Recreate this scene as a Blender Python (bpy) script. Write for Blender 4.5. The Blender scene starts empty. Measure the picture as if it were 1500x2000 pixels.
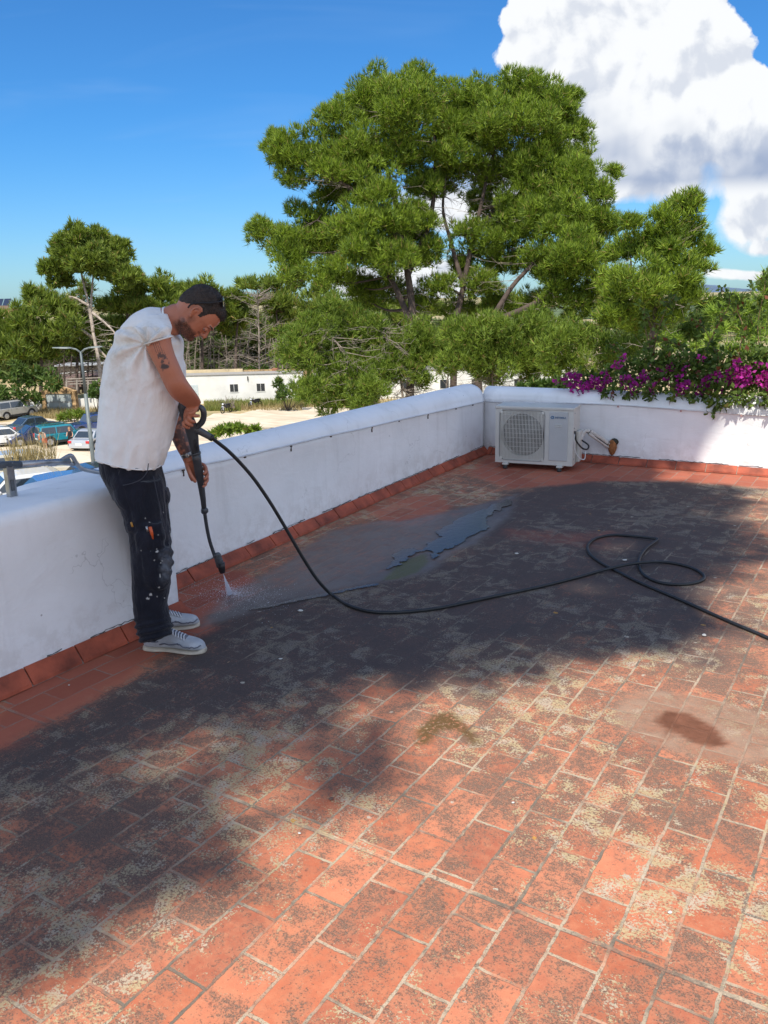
import bpy, bmesh, math, random
import numpy as np
from mathutils import Vector, Matrix
random.seed(7); RNG=np.random.default_rng(7)
SC=bpy.context.scene; COL=SC.collection
# ---------------------------------------------------------------- camera
FPX=1600.0; HC=582.0; ROLL=math.radians(1.4); YAW=math.radians(32.5); CH=1.62
PIT=math.atan((1000-HC)/FPX)
Fv=np.array([-math.sin(YAW)*math.cos(PIT),math.cos(YAW)*math.cos(PIT),-math.sin(PIT)])
R0=np.array([math.cos(YAW),math.sin(YAW),0.0]); U0=np.cross(R0,Fv)
Rv=R0*math.cos(ROLL)-U0*math.sin(ROLL); Uv=R0*math.sin(ROLL)+U0*math.cos(ROLL)
CAM=np.array([0,0,CH])
cd=bpy.data.cameras.new('camera'); cam=bpy.data.objects.new('camera',cd); COL.objects.link(cam)
cd.sensor_fit='HORIZONTAL'; cd.sensor_width=36; cd.lens=36*FPX/1500; cd.clip_start=0.05; cd.clip_end=20000
m=Matrix.Identity(4)
for i,a in enumerate((Rv,Uv,-Fv)):
    for j in range(3): m[j][i]=a[j]
m.translation=Vector(CAM); cam.matrix_world=m; SC.camera=cam
# ---------------------------------------------------------------- light
SUN_EL=math.radians(57); SUN_H=np.array([0.30,-0.954]); SUN_H/=np.linalg.norm(SUN_H)
SUN=np.array([SUN_H[0]*math.cos(SUN_EL),SUN_H[1]*math.cos(SUN_EL),math.sin(SUN_EL)])
sl=bpy.data.lights.new('sun','SUN'); sl.energy=4.3; sl.angle=math.radians(0.55); sl.color=(1,0.94,0.84)
so=bpy.data.objects.new('sun',sl); COL.objects.link(so); so.rotation_euler=Vector(SUN).to_track_quat('Z','Y').to_euler(); so.location=(0,0,60)
SC.view_settings.view_transform='Standard'; SC.view_settings.look='None'; SC.view_settings.gamma=1; SC.view_settings.use_curve_mapping=False
SC.view_settings.exposure=0.45
W_=None
SC.cycles.max_bounces=8; SC.cycles.transparent_max_bounces=12
W=bpy.data.worlds.new('World'); SC.world=W; W.use_nodes=True
# ---------------------------------------------------------------- node helper
class NT:
    def __init__(s,nt): s.nt=nt; s.n=nt.nodes; s.l=nt.links
    def new(s,t,**k):
        x=s.n.new(t)
        for a,b in k.items(): setattr(x,a,b)
        return x
    def link(s,a,b): s.l.new(a,b)
    def _in(s,sock,v):
        if isinstance(v,bpy.types.NodeSocket): s.l.new(v,sock)
        elif v is not None:
            sock.default_value=v
    def math(s,op,a,b=None,c=None,clamp=False):
        x=s.new('ShaderNodeMath',operation=op,use_clamp=clamp); s._in(x.inputs[0],a); s._in(x.inputs[1],b); s._in(x.inputs[2],c); return x.outputs[0]
    def vmath(s,op,a,b=None,scale=None):
        x=s.new('ShaderNodeVectorMath',operation=op); s._in(x.inputs[0],a)
        if b is not None: s._in(x.inputs[1],b)
        if scale is not None: s._in(x.inputs['Scale'],scale)
        return x.outputs['Value'] if op in('DOT_PRODUCT','LENGTH','DISTANCE') else x.outputs[0]
    def mix(s,f,a,b,mode='MIX'):
        x=s.new('ShaderNodeMix',data_type='RGBA',blend_type=mode); s._in(x.inputs[0],f); s._in(x.inputs[6],a); s._in(x.inputs[7],b); return x.outputs[2]
    def ramp(s,f,stops):
        x=s.new('ShaderNodeValToRGB'); s._in(x.inputs[0],f); e=x.color_ramp.elements
        while len(e)<len(stops): e.new(0.5)
        for i,(p,c) in enumerate(stops):
            e[i].position=p; e[i].color=(c,c,c,1) if isinstance(c,(int,float)) else (*c[:3],1)
        return x.outputs[0]
    def sstep(s,v,a,b,lo=0.0,hi=1.0):
        x=s.new('ShaderNodeMapRange',interpolation_type='SMOOTHSTEP'); s._in(x.inputs[0],v)
        for i,q in zip((1,2,3,4),(a,b,lo,hi)): s._in(x.inputs[i],q)
        return x.outputs[0]
    def noise(s,vec,scale,detail=4,rough=0.55,dist=0.0,out=0,lac=2.0,dim='3D'):
        x=s.new('ShaderNodeTexNoise',noise_dimensions=dim); s._in(x.inputs['Vector'],vec)
        x.inputs['Scale'].default_value=scale; x.inputs['Detail'].default_value=detail; x.inputs['Roughness'].default_value=rough; x.inputs['Distortion'].default_value=dist; x.inputs['Lacunarity'].default_value=lac
        return x.outputs[out]
    def voro(s,vec,scale,feature='F1',out='Distance',rand=1.0,smooth=None,detail=0,dim='3D'):
        x=s.new('ShaderNodeTexVoronoi',feature=feature,voronoi_dimensions=dim); s._in(x.inputs['Vector'],vec); x.inputs['Scale'].default_value=scale; x.inputs['Randomness'].default_value=rand
        if detail: x.inputs['Detail'].default_value=detail
        if smooth is not None: x.inputs['Smoothness'].default_value=smooth
        return x.outputs[out]
    def attr(s,n,out='Fac'):
        x=s.new('ShaderNodeAttribute'); x.attribute_name=n; return x.outputs[out]
def rgb(r,g,b): return (r,g,b,1)
def newmat(name):
    m=bpy.data.materials.new(name); m.use_nodes=True; t=NT(m.node_tree); b=m.node_tree.nodes['Principled BSDF']; return m,t,b
def mat(name,col,rough=0.6,metal=0.0,var=0.12,scale=6.0,bump=0.0,bscale=40.0,coat=0.0,spec=None,trans=0.0):
    m,t,b=newmat(name)
    co=t.new('ShaderNodeTexCoord').outputs['Object']
    n=t.noise(co,scale,5,0.6)
    c2=tuple(max(0,x*(1-var*2)) for x in col[:3]); c1=tuple(min(1,x*(1+var)) for x in col[:3])
    c=t.ramp(n,[(0.3,c2),(0.7,c1)])
    t.link(c,b.inputs['Base Color']); b.inputs['Roughness'].default_value=rough; b.inputs['Metallic'].default_value=metal
    if coat: b.inputs['Coat Weight'].default_value=coat
    if trans: b.inputs['Transmission Weight'].default_value=trans
    if spec is not None: b.inputs['Specular IOR Level'].default_value=spec
    if bump:
        bp=t.new('ShaderNodeBump'); bp.inputs['Strength'].default_value=bump; bp.inputs['Distance'].default_value=0.01
        t.link(t.noise(co,bscale,4,0.6),bp.inputs['Height']); t.link(bp.outputs[0],b.inputs['Normal'])
    return m
# ---------------------------------------------------------------- world: Nishita sky + cumulus
def build_world():
    t=NT(W.node_tree); bg=W.node_tree.nodes['Background']; bg.inputs['Strength'].default_value=0.115
    sky=t.new('ShaderNodeTexSky'); sky.sky_type='NISHITA'; sky.sun_disc=False; sky.sun_elevation=SUN_EL
    sky.sun_rotation=math.atan2(SUN_H[0],SUN_H[1]); sky.altitude=50; sky.air_density=1.0; sky.dust_density=0.35; sky.ozone_density=2.5
    d=t.new('ShaderNodeTexCoord').outputs['Generated']
    # tangent-plane coordinates about a fixed compass direction (azimuth of the cumulus)
    # tangent-plane coordinates about the compass bearing north-north-west of the terrace
    az=math.radians(-32.5); Fh=(math.sin(az),math.cos(az),0.0); Rh=(math.cos(az),-math.sin(az),0.0)
    f=t.math('MAXIMUM',t.vmath('DOT_PRODUCT',d,Fh),0.05)
    u=t.math('DIVIDE',t.vmath('DOT_PRODUCT',d,Rh),f); v=t.math('DIVIDE',t.vmath('DOT_PRODUCT',d,(0,0,1)),f)
    cmb=t.new('ShaderNodeCombineXYZ'); t.link(u,cmb.inputs[0]); t.link(v,cmb.inputs[1]); uv=cmb.outputs[0]
    def warp(vec,s,a):
        n=t.noise(vec,s,2,0.5,out=1,dim='2D')
        return t.vmath('ADD',vec,t.vmath('SCALE',t.vmath('SUBTRACT',n,(0.5,0.5,0.5)),scale=a))
    blobs=CLOUD_BLOBS
    w=warp(uv,5.0,0.05)
    best=None
    for (cx,cy,r,e) in blobs:
        q=t.vmath('MULTIPLY',t.vmath('SUBTRACT',w,(cx,cy,0)),(1/r,1/(r*e),0))
        dd=t.math('MULTIPLY',t.math('SUBTRACT',1.0,t.vmath('LENGTH',q)),r*6)
        best=dd if best is None else t.math('SMOOTH_MAX',best,dd,0.22)
    def puffs(vec):
        z=t.math('MULTIPLY',t.math('SUBTRACT',0.45,t.voro(vec,8.5,'SMOOTH_F1',smooth=0.25,dim='2D')),0.30)
        z=t.math('ADD',z,t.math('MULTIPLY',t.math('SUBTRACT',0.45,t.voro(vec,21.0,'F1',dim='2D')),0.15))
        z=t.math('ADD',z,t.math('MULTIPLY',t.math('SUBTRACT',0.45,t.voro(vec,47.0,'F1',dim='2D')),0.06))
        return t.math('ADD',z,t.math('MULTIPLY',t.math('SUBTRACT',t.noise(vec,17.0,5,0.62,dim='2D'),0.5),0.22))
    w2=warp(w,22.0,0.012)
    p1=puffs(w2); p2=puffs(t.vmath('ADD',w2,(-0.010,0.016,0)))
    den=t.math('ADD',best,p1)
    soft=t.math('MINIMUM',t.sstep(v,0.12,0.25,0.30,0.03),t.sstep(v,0.10,0.14,0.10,0.3))   # crisp top, soft base
    alpha=t.math('DIVIDE',t.math('SUBTRACT',den,0.02),soft,clamp=True)
    lit=t.sstep(t.math('SUBTRACT',p1,p2),-0.10,0.05)
    base=t.sstep(t.math('ADD',v,t.math('MULTIPLY',t.math('SUBTRACT',t.noise(uv,6,4,0.6,dim='2D'),0.5),0.22)),0.08,0.235); base=t.math('MAXIMUM',base,t.math('MULTIPLY',t.sstep(v,0.135,0.10),0.85))
    k=t.math('MULTIPLY',t.math('MULTIPLY_ADD',lit,0.40,0.60),t.math('MULTIPLY_ADD',base,0.72,0.28))
    ccol=t.mix(t.sstep(k,0.15,0.95),rgb(2.3,2.8,3.9),rgb(6.3,6.4,6.5))
    # faint cirrus veils
    str_=t.vmath('MULTIPLY',uv,(1.2,7.0,1))
    ci=t.math('MULTIPLY',t.sstep(t.noise(str_,2.2,3,0.6,0.6,dim='2D'),0.52,0.85),t.sstep(v,0.55,0.1,0,0.16))
    skyc=t.mix(1.0,sky.outputs[0],t.mix(t.sstep(v,0.0,0.22),rgb(0.40,0.64,0.90),rgb(0.25,0.62,0.97)),'MULTIPLY')
    s1=t.mix(ci,skyc,rgb(2.6,3.9,6.0))
    fin=t.mix(t.math('MULTIPLY',alpha,0.98),s1,ccol)
    # unseen bright cloud added behind and above the terrace to raise the fill light
    front=t.vmath('DOT_PRODUCT',t.vmath('NORMALIZE',d),(Fh[0]*0.97,Fh[1]*0.97,0.24))
    fill_cloud=t.sstep(front,0.70,0.40); fill_cloud=t.math('MULTIPLY',fill_cloud,t.sstep(t.noise(d,2.3,3,0.6),0.36,0.58,0.25,0.9))
    zs=t.new('ShaderNodeSeparateXYZ'); t.link(t.vmath('NORMALIZE',d),zs.inputs[0]); fill_cloud=t.math('MULTIPLY',fill_cloud,t.sstep(zs.outputs[2],0.98,0.60,0.30,1.0))
    fin=t.mix(fill_cloud,fin,rgb(6.7,7.3,8.5))
    t.link(fin,bg.inputs['Color']); W.cycles.sampling_method='MANUAL'; W.cycles.sample_map_resolution=256
def uvp(px,py):
    d=Fv*FPX+Rv*(px-750)-Uv*(py-1000); fh=np.array([-math.sin(YAW),math.cos(YAW),0]); rh=np.array([math.cos(YAW),math.sin(YAW),0])
    return d@rh/(d@fh), d[2]/(d@fh)
CLOUD_BLOBS=[]
for (px,py,r,e) in [(1110,70,118,1.0),(1035,110,62,1.0),(1250,20,170,1.0),(1310,120,140,0.9),(1200,170,130,0.9),(1380,30,52,1.0),(1400,190,100,0.9),(1490,250,100,0.8),
                    (1180,270,140,0.65),(1320,280,190,0.55),(1480,290,160,0.5),(1460,425,72,0.6),(1510,470,70,0.3),(1450,530,90,0.16),(1620,280,150,0.6),(960,330,110,0.5),(870,400,80,0.6),(1240,-140,200,0.8),(800,560,160,0.25)]:
    a,b=uvp(px,py); CLOUD_BLOBS.append((a,b,r/FPX*1.06,e))
build_world()
# ---------------------------------------------------------------- rays (turn a bearing into a real point at a real distance)
def ray(x,y):
    d=Fv*FPX+Rv*(x-750)-Uv*(y-1000); return d/np.linalg.norm(d)
def gz(x,y,z=0.0):
    d=ray(x,y); return CAM+d*(z-CH)/d[2]
def onY(x,y,Y): d=ray(x,y); return CAM+d*Y/d[1]
def onX(x,y,X): d=ray(x,y); return CAM+d*X/d[0]
def at(x,y,D): return CAM+(Fv+Rv*(x-750)/FPX-Uv*(y-1000)/FPX)*D
def terr(x,y):
    r=math.hypot(x,y); return -5.75-3.05*min(max((r-31)/29,0),1)
def gg(x,y):
    d=ray(x,y); t=10.0; p=CAM
    while t<3000:
        p=CAM+d*t
        if p[2]<=terr(p[0],p[1]): break
        t+=0.05 if t<150 else 1
    return p
# ---------------------------------------------------------------- object helpers
def tag(o,label=None,cat=None,group=None,kind=None):
    if label: o['label']=label
    if cat: o['category']=cat
    if group: o['group']=group
    if kind: o['kind']=kind
    return o
def empty(name,loc=(0,0,0),rz=0.0):
    o=bpy.data.objects.new(name,None); COL.objects.link(o); o.location=loc; o.rotation_euler=(0,0,rz); o.empty_display_size=0.1; return o
def link(name,me,mats,parent=None,smooth=True,loc=None):
    o=bpy.data.objects.new(name,me); COL.objects.link(o)
    for m in (mats if isinstance(mats,(list,tuple)) else [mats]): me.materials.append(m)
    if smooth: me.polygons.foreach_set('use_smooth',[True]*len(me.polygons))
    if parent is not None: o.parent=parent
    if loc is not None: o.location=loc
    return o
class MB:
    def __init__(s): s.v=[]; s.f=[]; s.m=[]
    def add(s,v,f,mi=0):
        o=len(s.v); s.v+= [tuple(map(float,p)) for p in v]; s.f+=[tuple(i+o for i in q) for q in f]; s.m+=[mi]*len(f); return s
    def box(s,c,sz,rz=0.0,mi=0,bev=0.0,rot=None):
        x,y,z=[a/2 for a in sz]; R=rot or Matrix.Rotation(rz,3,'Z')
        if bev>0:
            bm=bmesh.new(); bmesh.ops.create_cube(bm,size=1)
            for q in bm.verts: q.co=Vector((q.co.x*2*x,q.co.y*2*y,q.co.z*2*z))
            bmesh.ops.bevel(bm,geom=bm.edges[:],offset=bev,segments=2,profile=0.5,affect='EDGES')
            bm.verts.index_update()
            vv=[R@q.co+Vector(c) for q in bm.verts]; ff=[[q.index for q in g.verts] for g in bm.faces]; bm.free()
            return s.add(vv,ff,mi)
        vv=[R@Vector((a*x,b*y,d*z))+Vector(c) for a in(-1,1) for b in(-1,1) for d in(-1,1)]
        return s.add(vv,[(0,1,3,2),(4,6,7,5),(0,4,5,1),(2,3,7,6),(0,2,6,4),(1,5,7,3)],mi)
    def tube(s,pts,rad,seg=8,mi=0,cap=True,flat=1.0):
        P=[Vector(p) for p in pts]; n=len(P)
        if not hasattr(rad,'__len__'): rad=[rad]*n
        T=[(P[min(i+1,n-1)]-P[max(i-1,0)]).normalized() for i in range(n)]
        a=Vector((0,0,1)) if abs(T[0].z)<0.9 else Vector((1,0,0)); N=(a-T[0]*a.dot(T[0])).normalized()
        vv=[];ff=[]
        for i in range(n):
            N=(N-T[i]*N.dot(T[i])); N=N.normalized() if N.length>1e-6 else Vector((1,0,0)); B=T[i].cross(N)
            for k in range(seg):
                th=2*math.pi*k/seg; vv.append(P[i]+(N*math.cos(th)+B*math.sin(th)*flat)*rad[i])
        for i in range(n-1):
            for k in range(seg):
                k2=(k+1)%seg; ff.append((i*seg+k,i*seg+k2,(i+1)*seg+k2,(i+1)*seg+k))
        if cap: ff.append(tuple(range(seg-1,-1,-1))); ff.append(tuple((n-1)*seg+k for k in range(seg)))
        return s.add(vv,ff,mi)
    def ball(s,c,r,nu=10,nv=7,mi=0,R=None):
        if not hasattr(r,'__len__'): r=(r,r,r)
        vv=[];ff=[]
        for j in range(nv+1):
            ph=math.pi*j/nv
            for i in range(nu):
                th=2*math.pi*i/nu; q=Vector((r[0]*math.sin(ph)*math.cos(th),r[1]*math.sin(ph)*math.sin(th),r[2]*math.cos(ph)))
                if R is not None: q=R@q
                vv.append(q+Vector(c))
        for j in range(nv):
            for i in range(nu):
                a=j*nu+i;b=j*nu+(i+1)%nu; ff.append((a,b,b+nu,a+nu)[::-1])
        return s.add(vv,ff,mi)
    def rings(s,rr,mi=0,cap=True):
        n=len(rr[0]); vv=[p for r in rr for p in r]; ff=[]
        for i in range(len(rr)-1):
            for k in range(n):
                k2=(k+1)%n; ff.append((i*n+k,i*n+k2,(i+1)*n+k2,(i+1)*n+k))
        if cap: ff.append(tuple(range(n-1,-1,-1))); ff.append(tuple((len(rr)-1)*n+k for k in range(n)))
        return s.add(vv,ff,mi)
    def mesh(s,name):
        me=bpy.data.meshes.new(name); me.from_pydata(s.v,[],s.f); 
        me.polygons.foreach_set('material_index',s.m); me.update(); return me
    def obj(s,name,mats,parent=None,smooth=False,loc=None):
        return link(name,s.mesh(name),mats,parent,smooth,loc)
def fixnorm(o):
    bm=bmesh.new(); bm.from_mesh(o.data); bmesh.ops.remove_doubles(bm,verts=bm.verts,dist=1e-5); bmesh.ops.recalc_face_normals(bm,faces=bm.faces); bm.to_mesh(o.data); bm.free(); return o
def catmull(P,n=8):
    P=[np.array(p,float) for p in P]; Q=[2*P[0]-P[1]]+P+[2*P[-1]-P[-2]]; out=[]
    for i in range(1,len(Q)-2):
        for k in range(n):
            t=k/n; a,b,c,d=Q[i-1],Q[i],Q[i+1],Q[i+2]
            out.append(0.5*((2*b)+(-a+c)*t+(2*a-5*b+4*c-d)*t*t+(-a+3*b-3*c+d)*t**3))
    out.append(P[-1]); return out
def tris_mesh(name,V,nper):
    """V: (N*nper,3) soup, each nper consecutive verts one face"""
    me=bpy.data.meshes.new(name); n=len(V)//nper
    me.vertices.add(len(V)); me.vertices.foreach_set('co',V.astype(np.float32).ravel())
    me.loops.add(len(V)); me.loops.foreach_set('vertex_index',np.arange(len(V),dtype=np.int32))
    me.polygons.add(n); me.polygons.foreach_set('loop_start',np.arange(0,len(V),nper,dtype=np.int32))
    try: me.polygons.foreach_set('loop_total',np.full(n,nper,dtype=np.int32))
    except Exception: pass
    me.update(calc_edges=True); return me
# ================================================================ terrace
def inpoly(P,X,Y):
    r=np.zeros(X.shape,bool); n=len(P)
    for i in range(n):
        x1,y1=P[i][:2]; x2,y2=P[(i+1)%n][:2]
        c=((y1>Y)!=(y2>Y))&(X<(x2-x1)*(Y-y1)/((y2-y1)+1e-12)+x1); r^=c
    return r
def sdist(P,X,Y):
    """signed distance, positive inside"""
    d=np.full(X.shape,1e9); n=len(P)
    for i in range(n):
        x1,y1=P[i][:2]; x2,y2=P[(i+1)%n][:2]; dx,dy=x2-x1,y2-y1
        t=np.clip(((X-x1)*dx+(Y-y1)*dy)/(dx*dx+dy*dy+1e-12),0,1)
        d=np.minimum(d,np.hypot(X-x1-t*dx,Y-y1-t*dy))
    return np.where(inpoly(P,X,Y),d,-d)
def vnoise(X,Y,s,seed):
    g=np.random.default_rng(seed).random((256,256)); x=X*s;y=Y*s
    i=np.floor(x).astype(int);j=np.floor(y).astype(int);u=x-i;v=y-j;u=u*u*(3-2*u);v=v*v*(3-2*v)
    a=g[i%256,j%256];b=g[(i+1)%256,j%256];c=g[i%256,(j+1)%256];d=g[(i+1)%256,(j+1)%256]
    return (a*(1-u)+b*u)*(1-v)+(c*(1-u)+d*u)*v
def fbm(X,Y,s,seed,o=4):
    r=0;a=0.5
    for k in range(o): r=r+a*vnoise(X,Y,s*2**k,seed+k); a*=0.5
    return r/(1-0.5**o)
def gp(pts,z=0.0): return [tuple(gz(x,y,z)[:2]) for x,y in pts]
def sm(x,a,b):
    t=np.clip((x-a)/(b-a),0,1); return t*t*(3-2*t)

WX1=-3.15                                  # inner foot of the near, thicker left parapet
cornL=(WX1,2.96)
CORN=(-3.70,7.81); FARR=(6.0,8.02)
SK0=(-3.50,2.96)
def floor_obj():
    st=0.02
    xs=np.concatenate([np.arange(-3.95,0.6,st),np.arange(0.6,6.3,0.3)]); ys=np.concatenate([np.arange(-3,0.6,0.3),np.arange(0.6,8.3,st)])
    X,Y=np.meshgrid(xs,ys,indexing='ij'); nx,ny=X.shape
    n1=fbm(X,Y,1.3,11)-0.5; n2=fbm(X,Y,5,31)-0.5; n3=fbm(X,Y,18,51,3)-0.5
    def msk(pts,soft,amp=0.25,off=0.0): 
        return sm(sdist(gp(pts),X,Y)+off+n1*amp+n2*amp*0.6+n3*amp*0.25,-soft,soft)
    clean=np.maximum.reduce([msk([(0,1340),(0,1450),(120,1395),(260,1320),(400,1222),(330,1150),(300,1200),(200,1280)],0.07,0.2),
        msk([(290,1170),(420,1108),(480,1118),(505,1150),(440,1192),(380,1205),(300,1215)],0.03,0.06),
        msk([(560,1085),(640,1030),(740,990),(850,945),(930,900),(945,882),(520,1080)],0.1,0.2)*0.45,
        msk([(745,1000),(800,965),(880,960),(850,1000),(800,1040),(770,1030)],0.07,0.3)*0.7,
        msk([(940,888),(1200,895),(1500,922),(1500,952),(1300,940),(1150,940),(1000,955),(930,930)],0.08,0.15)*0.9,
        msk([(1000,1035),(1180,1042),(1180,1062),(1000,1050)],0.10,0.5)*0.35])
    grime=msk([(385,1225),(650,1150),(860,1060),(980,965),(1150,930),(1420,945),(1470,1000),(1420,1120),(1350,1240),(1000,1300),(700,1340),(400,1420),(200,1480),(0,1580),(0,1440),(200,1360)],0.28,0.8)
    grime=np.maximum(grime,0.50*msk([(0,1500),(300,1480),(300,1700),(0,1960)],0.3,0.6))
    film=msk([(395,1222),(450,1165),(520,1120),(640,1035),(730,1020),(800,1015),(880,1000),(1010,965),(990,1010),(930,1060),(830,1118),(680,1150),(560,1170),(470,1200)],0.05,0.10)
    moss=msk([(750,1133),(775,1108),(805,1088),(832,1079),(838,1096),(812,1118),(775,1130)],0.015,0.06)
    moss2=msk([(808,1455),(815,1425),(850,1398),(880,1392),(920,1420),(948,1455),(925,1462),(890,1425),(860,1425),(838,1455)],0.02,0.05)
    C=gz(1370,1418); dd=np.hypot((X-C[0])/0.36,(Y-C[1])/0.27); pale=sm(1-dd+n1*0.35+n2*0.2,-0.08,0.12)
    rust=msk([(1272,1408),(1300,1388),(1345,1392),(1400,1418),(1425,1458),(1385,1460),(1345,1450),(1318,1432),(1296,1462),(1286,1460),(1300,1425)],0.012,0.03)
    V=np.stack([X,Y,0.0025*n2*2],-1).reshape(-1,3)
    idx=np.arange(nx*ny).reshape(nx,ny); F=np.stack([idx[:-1,:-1],idx[1:,:-1],idx[1:,1:],idx[:-1,1:]],-1).reshape(-1,4)
    me=bpy.data.meshes.new('terrace_floor'); me.vertices.add(len(V)); me.vertices.foreach_set('co',V.ravel())
    me.loops.add(F.size); me.loops.foreach_set('vertex_index',F.ravel().astype(np.int32)); me.polygons.add(len(F)); me.polygons.foreach_set('loop_start',np.arange(0,F.size,4,dtype=np.int32)); me.update(calc_edges=True)
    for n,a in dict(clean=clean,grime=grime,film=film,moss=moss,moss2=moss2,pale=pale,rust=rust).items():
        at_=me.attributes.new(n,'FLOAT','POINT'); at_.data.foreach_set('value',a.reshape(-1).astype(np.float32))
    m,t,b=newmat('terracotta_paving')
    co=t.new('ShaderNodeTexCoord').outputs['Object']
    sp=t.new('ShaderNodeSeparateXYZ'); t.link(co,sp.inputs[0])
    wob=t.noise(co,2.5,3,0.5,out=1); wv=t.vmath('SCALE',t.vmath('SUBTRACT',wob,(0.5,0.5,0.5)),scale=0.012)
    wob2=t.noise(co,28,3,0.6,out=1); wv2=t.vmath('SCALE',t.vmath('SUBTRACT',wob2,(0.5,0.5,0.5)),scale=0.011)
    pw=t.vmath('ADD',t.vmath('ADD',co,wv),wv2); s2=t.new('ShaderNodeSeparateXYZ'); t.link(pw,s2.inputs[0])
    cb=t.new('ShaderNodeCombineXYZ'); t.link(t.math('ADD',s2.outputs[1],TILE_OY),cb.inputs[0]); t.link(t.math('ADD',s2.outputs[0],TILE_OX),cb.inputs[1])
    def brick(ms,sm_):
        br=t.new('ShaderNodeTexBrick'); t.link(cb.outputs[0],br.inputs['Vector']); br.offset=0.5; br.offset_frequency=2; br.squash=1.0
        br.inputs['Scale'].default_value=1.0; br.inputs['Mortar Size'].default_value=ms; br.inputs['Mortar Smooth'].default_value=sm_; br.inputs['Bias'].default_value=0.0
        br.inputs['Brick Width'].default_value=TILE_L; br.inputs['Row Height'].default_value=TILE_W
        br.inputs['Color1'].default_value=rgb(0,0,0); br.inputs['Color2'].default_value=rgb(1,1,1); br.inputs['Mortar'].default_value=rgb(0.5,0.5,0.5); return br
    br=brick(0.0052,0.25); mort=br.outputs['Fac']; tv=br.outputs['Color']
    # expansion joint across the terrace
    ej=t.math('ABSOLUTE',t.math('SUBTRACT',s2.outputs[1],1.765)); ej=t.sstep(ej,0.010,0.005)
    mort=t.math('MAXIMUM',mort,ej)
    A={k:t.attr(k) for k in('clean','grime','film','moss','moss2','pale','rust')}
    tvv=t.new('ShaderNodeCombineXYZ'); t.link(t.math('MULTIPLY',tv,7.0),tvv.inputs[0]); t.link(t.math('MULTIPLY',tv,13.0),tvv.inputs[2]); cot=t.vmath('ADD',co,tvv.outputs[0])
    nbig=t.noise(co,1.1,4,0.6); nmed=t.noise(cot,6.5,5,0.62,0.6); nblo=t.noise(cot,13,4,0.6,0.8); nfine=t.noise(co,60,5,0.7); gr1=t.noise(co,170,3,0.75); gr2=t.noise(t.vmath('ADD',co,(3,7,2)),120,4,0.75); nf2=t.noise(t.vmath('ADD',co,(9,3,1)),300,3,0.7)
    tile=t.ramp(tv,[(0,(0.38,0.105,0.052)),(0.35,(0.49,0.150,0.074)),(0.7,(0.56,0.19,0.10)),(1,(0.34,0.095,0.052))])
    tile=t.mix(t.math('MULTIPLY',t.sstep(t.noise(cot,22,5,0.65),0.40,0.66),0.30),tile,rgb(0.62,0.27,0.14))
    far=t.sstep(sp.outputs[1],1.5,3.2); keepd=t.math('SUBTRACT',1.0,A['clean'])
    inner=brick(0.03,1.0).outputs['Fac']      # 1 near the joints, 0 in the middle of a tile
    # thin brownish veil of weathering
    cov=t.math('ADD',t.math('MULTIPLY',t.sstep(nmed,0.32,0.66),0.60),t.math('MULTIPLY',t.math('SUBTRACT',nbig,0.5),1.0))
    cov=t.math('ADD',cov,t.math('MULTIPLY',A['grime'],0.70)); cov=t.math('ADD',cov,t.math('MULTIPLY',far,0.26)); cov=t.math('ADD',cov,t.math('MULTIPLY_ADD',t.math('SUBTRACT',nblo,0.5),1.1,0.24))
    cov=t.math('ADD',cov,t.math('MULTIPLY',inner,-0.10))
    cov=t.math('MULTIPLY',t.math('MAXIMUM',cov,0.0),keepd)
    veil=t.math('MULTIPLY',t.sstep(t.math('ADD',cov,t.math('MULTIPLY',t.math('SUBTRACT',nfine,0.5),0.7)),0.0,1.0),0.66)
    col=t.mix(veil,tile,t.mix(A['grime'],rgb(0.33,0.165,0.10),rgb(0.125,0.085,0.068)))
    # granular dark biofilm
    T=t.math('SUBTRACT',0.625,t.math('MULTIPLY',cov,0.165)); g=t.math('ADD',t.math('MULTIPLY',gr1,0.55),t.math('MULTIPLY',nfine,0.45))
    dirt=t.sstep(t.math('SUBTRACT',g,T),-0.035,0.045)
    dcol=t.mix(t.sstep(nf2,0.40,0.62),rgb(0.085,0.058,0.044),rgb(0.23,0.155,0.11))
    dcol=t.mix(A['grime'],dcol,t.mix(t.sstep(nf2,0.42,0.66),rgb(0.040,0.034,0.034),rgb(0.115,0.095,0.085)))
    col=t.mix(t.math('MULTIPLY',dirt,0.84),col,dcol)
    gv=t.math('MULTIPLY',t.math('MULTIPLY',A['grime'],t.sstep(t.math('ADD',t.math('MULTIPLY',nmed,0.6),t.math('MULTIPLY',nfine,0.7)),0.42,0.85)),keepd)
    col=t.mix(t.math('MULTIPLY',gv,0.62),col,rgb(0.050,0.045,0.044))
    # washed tiles are a darker red
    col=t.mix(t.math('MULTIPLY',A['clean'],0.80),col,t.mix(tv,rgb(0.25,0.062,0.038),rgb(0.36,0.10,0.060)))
    # mortar: bleached in places, mossy dark elsewhere
    mc=t.mix(t.sstep(t.noise(co,3.2,4,0.65),0.44,0.58),rgb(0.46,0.36,0.25),rgb(0.17,0.14,0.105)); mc=t.mix(t.math('MULTIPLY',A['grime'],t.sstep(t.noise(co,2.2,4,0.6),0.5,0.66,0.96,0.5)),mc,rgb(0.055,0.050,0.050))
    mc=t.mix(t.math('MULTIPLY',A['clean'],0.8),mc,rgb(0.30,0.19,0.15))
    mc=t.mix(t.sstep(gr2,0.50,0.62,0,0.65),mc,rgb(0.10,0.085,0.065))
    mfac=t.math('MULTIPLY',mort,t.sstep(t.noise(co,7,5,0.65),0.34,0.56,0.25,1.0)); mfac=t.math('MULTIPLY',mfac,t.math('SUBTRACT',1.0,t.math('MULTIPLY',A['film'],0.75)))
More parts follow.
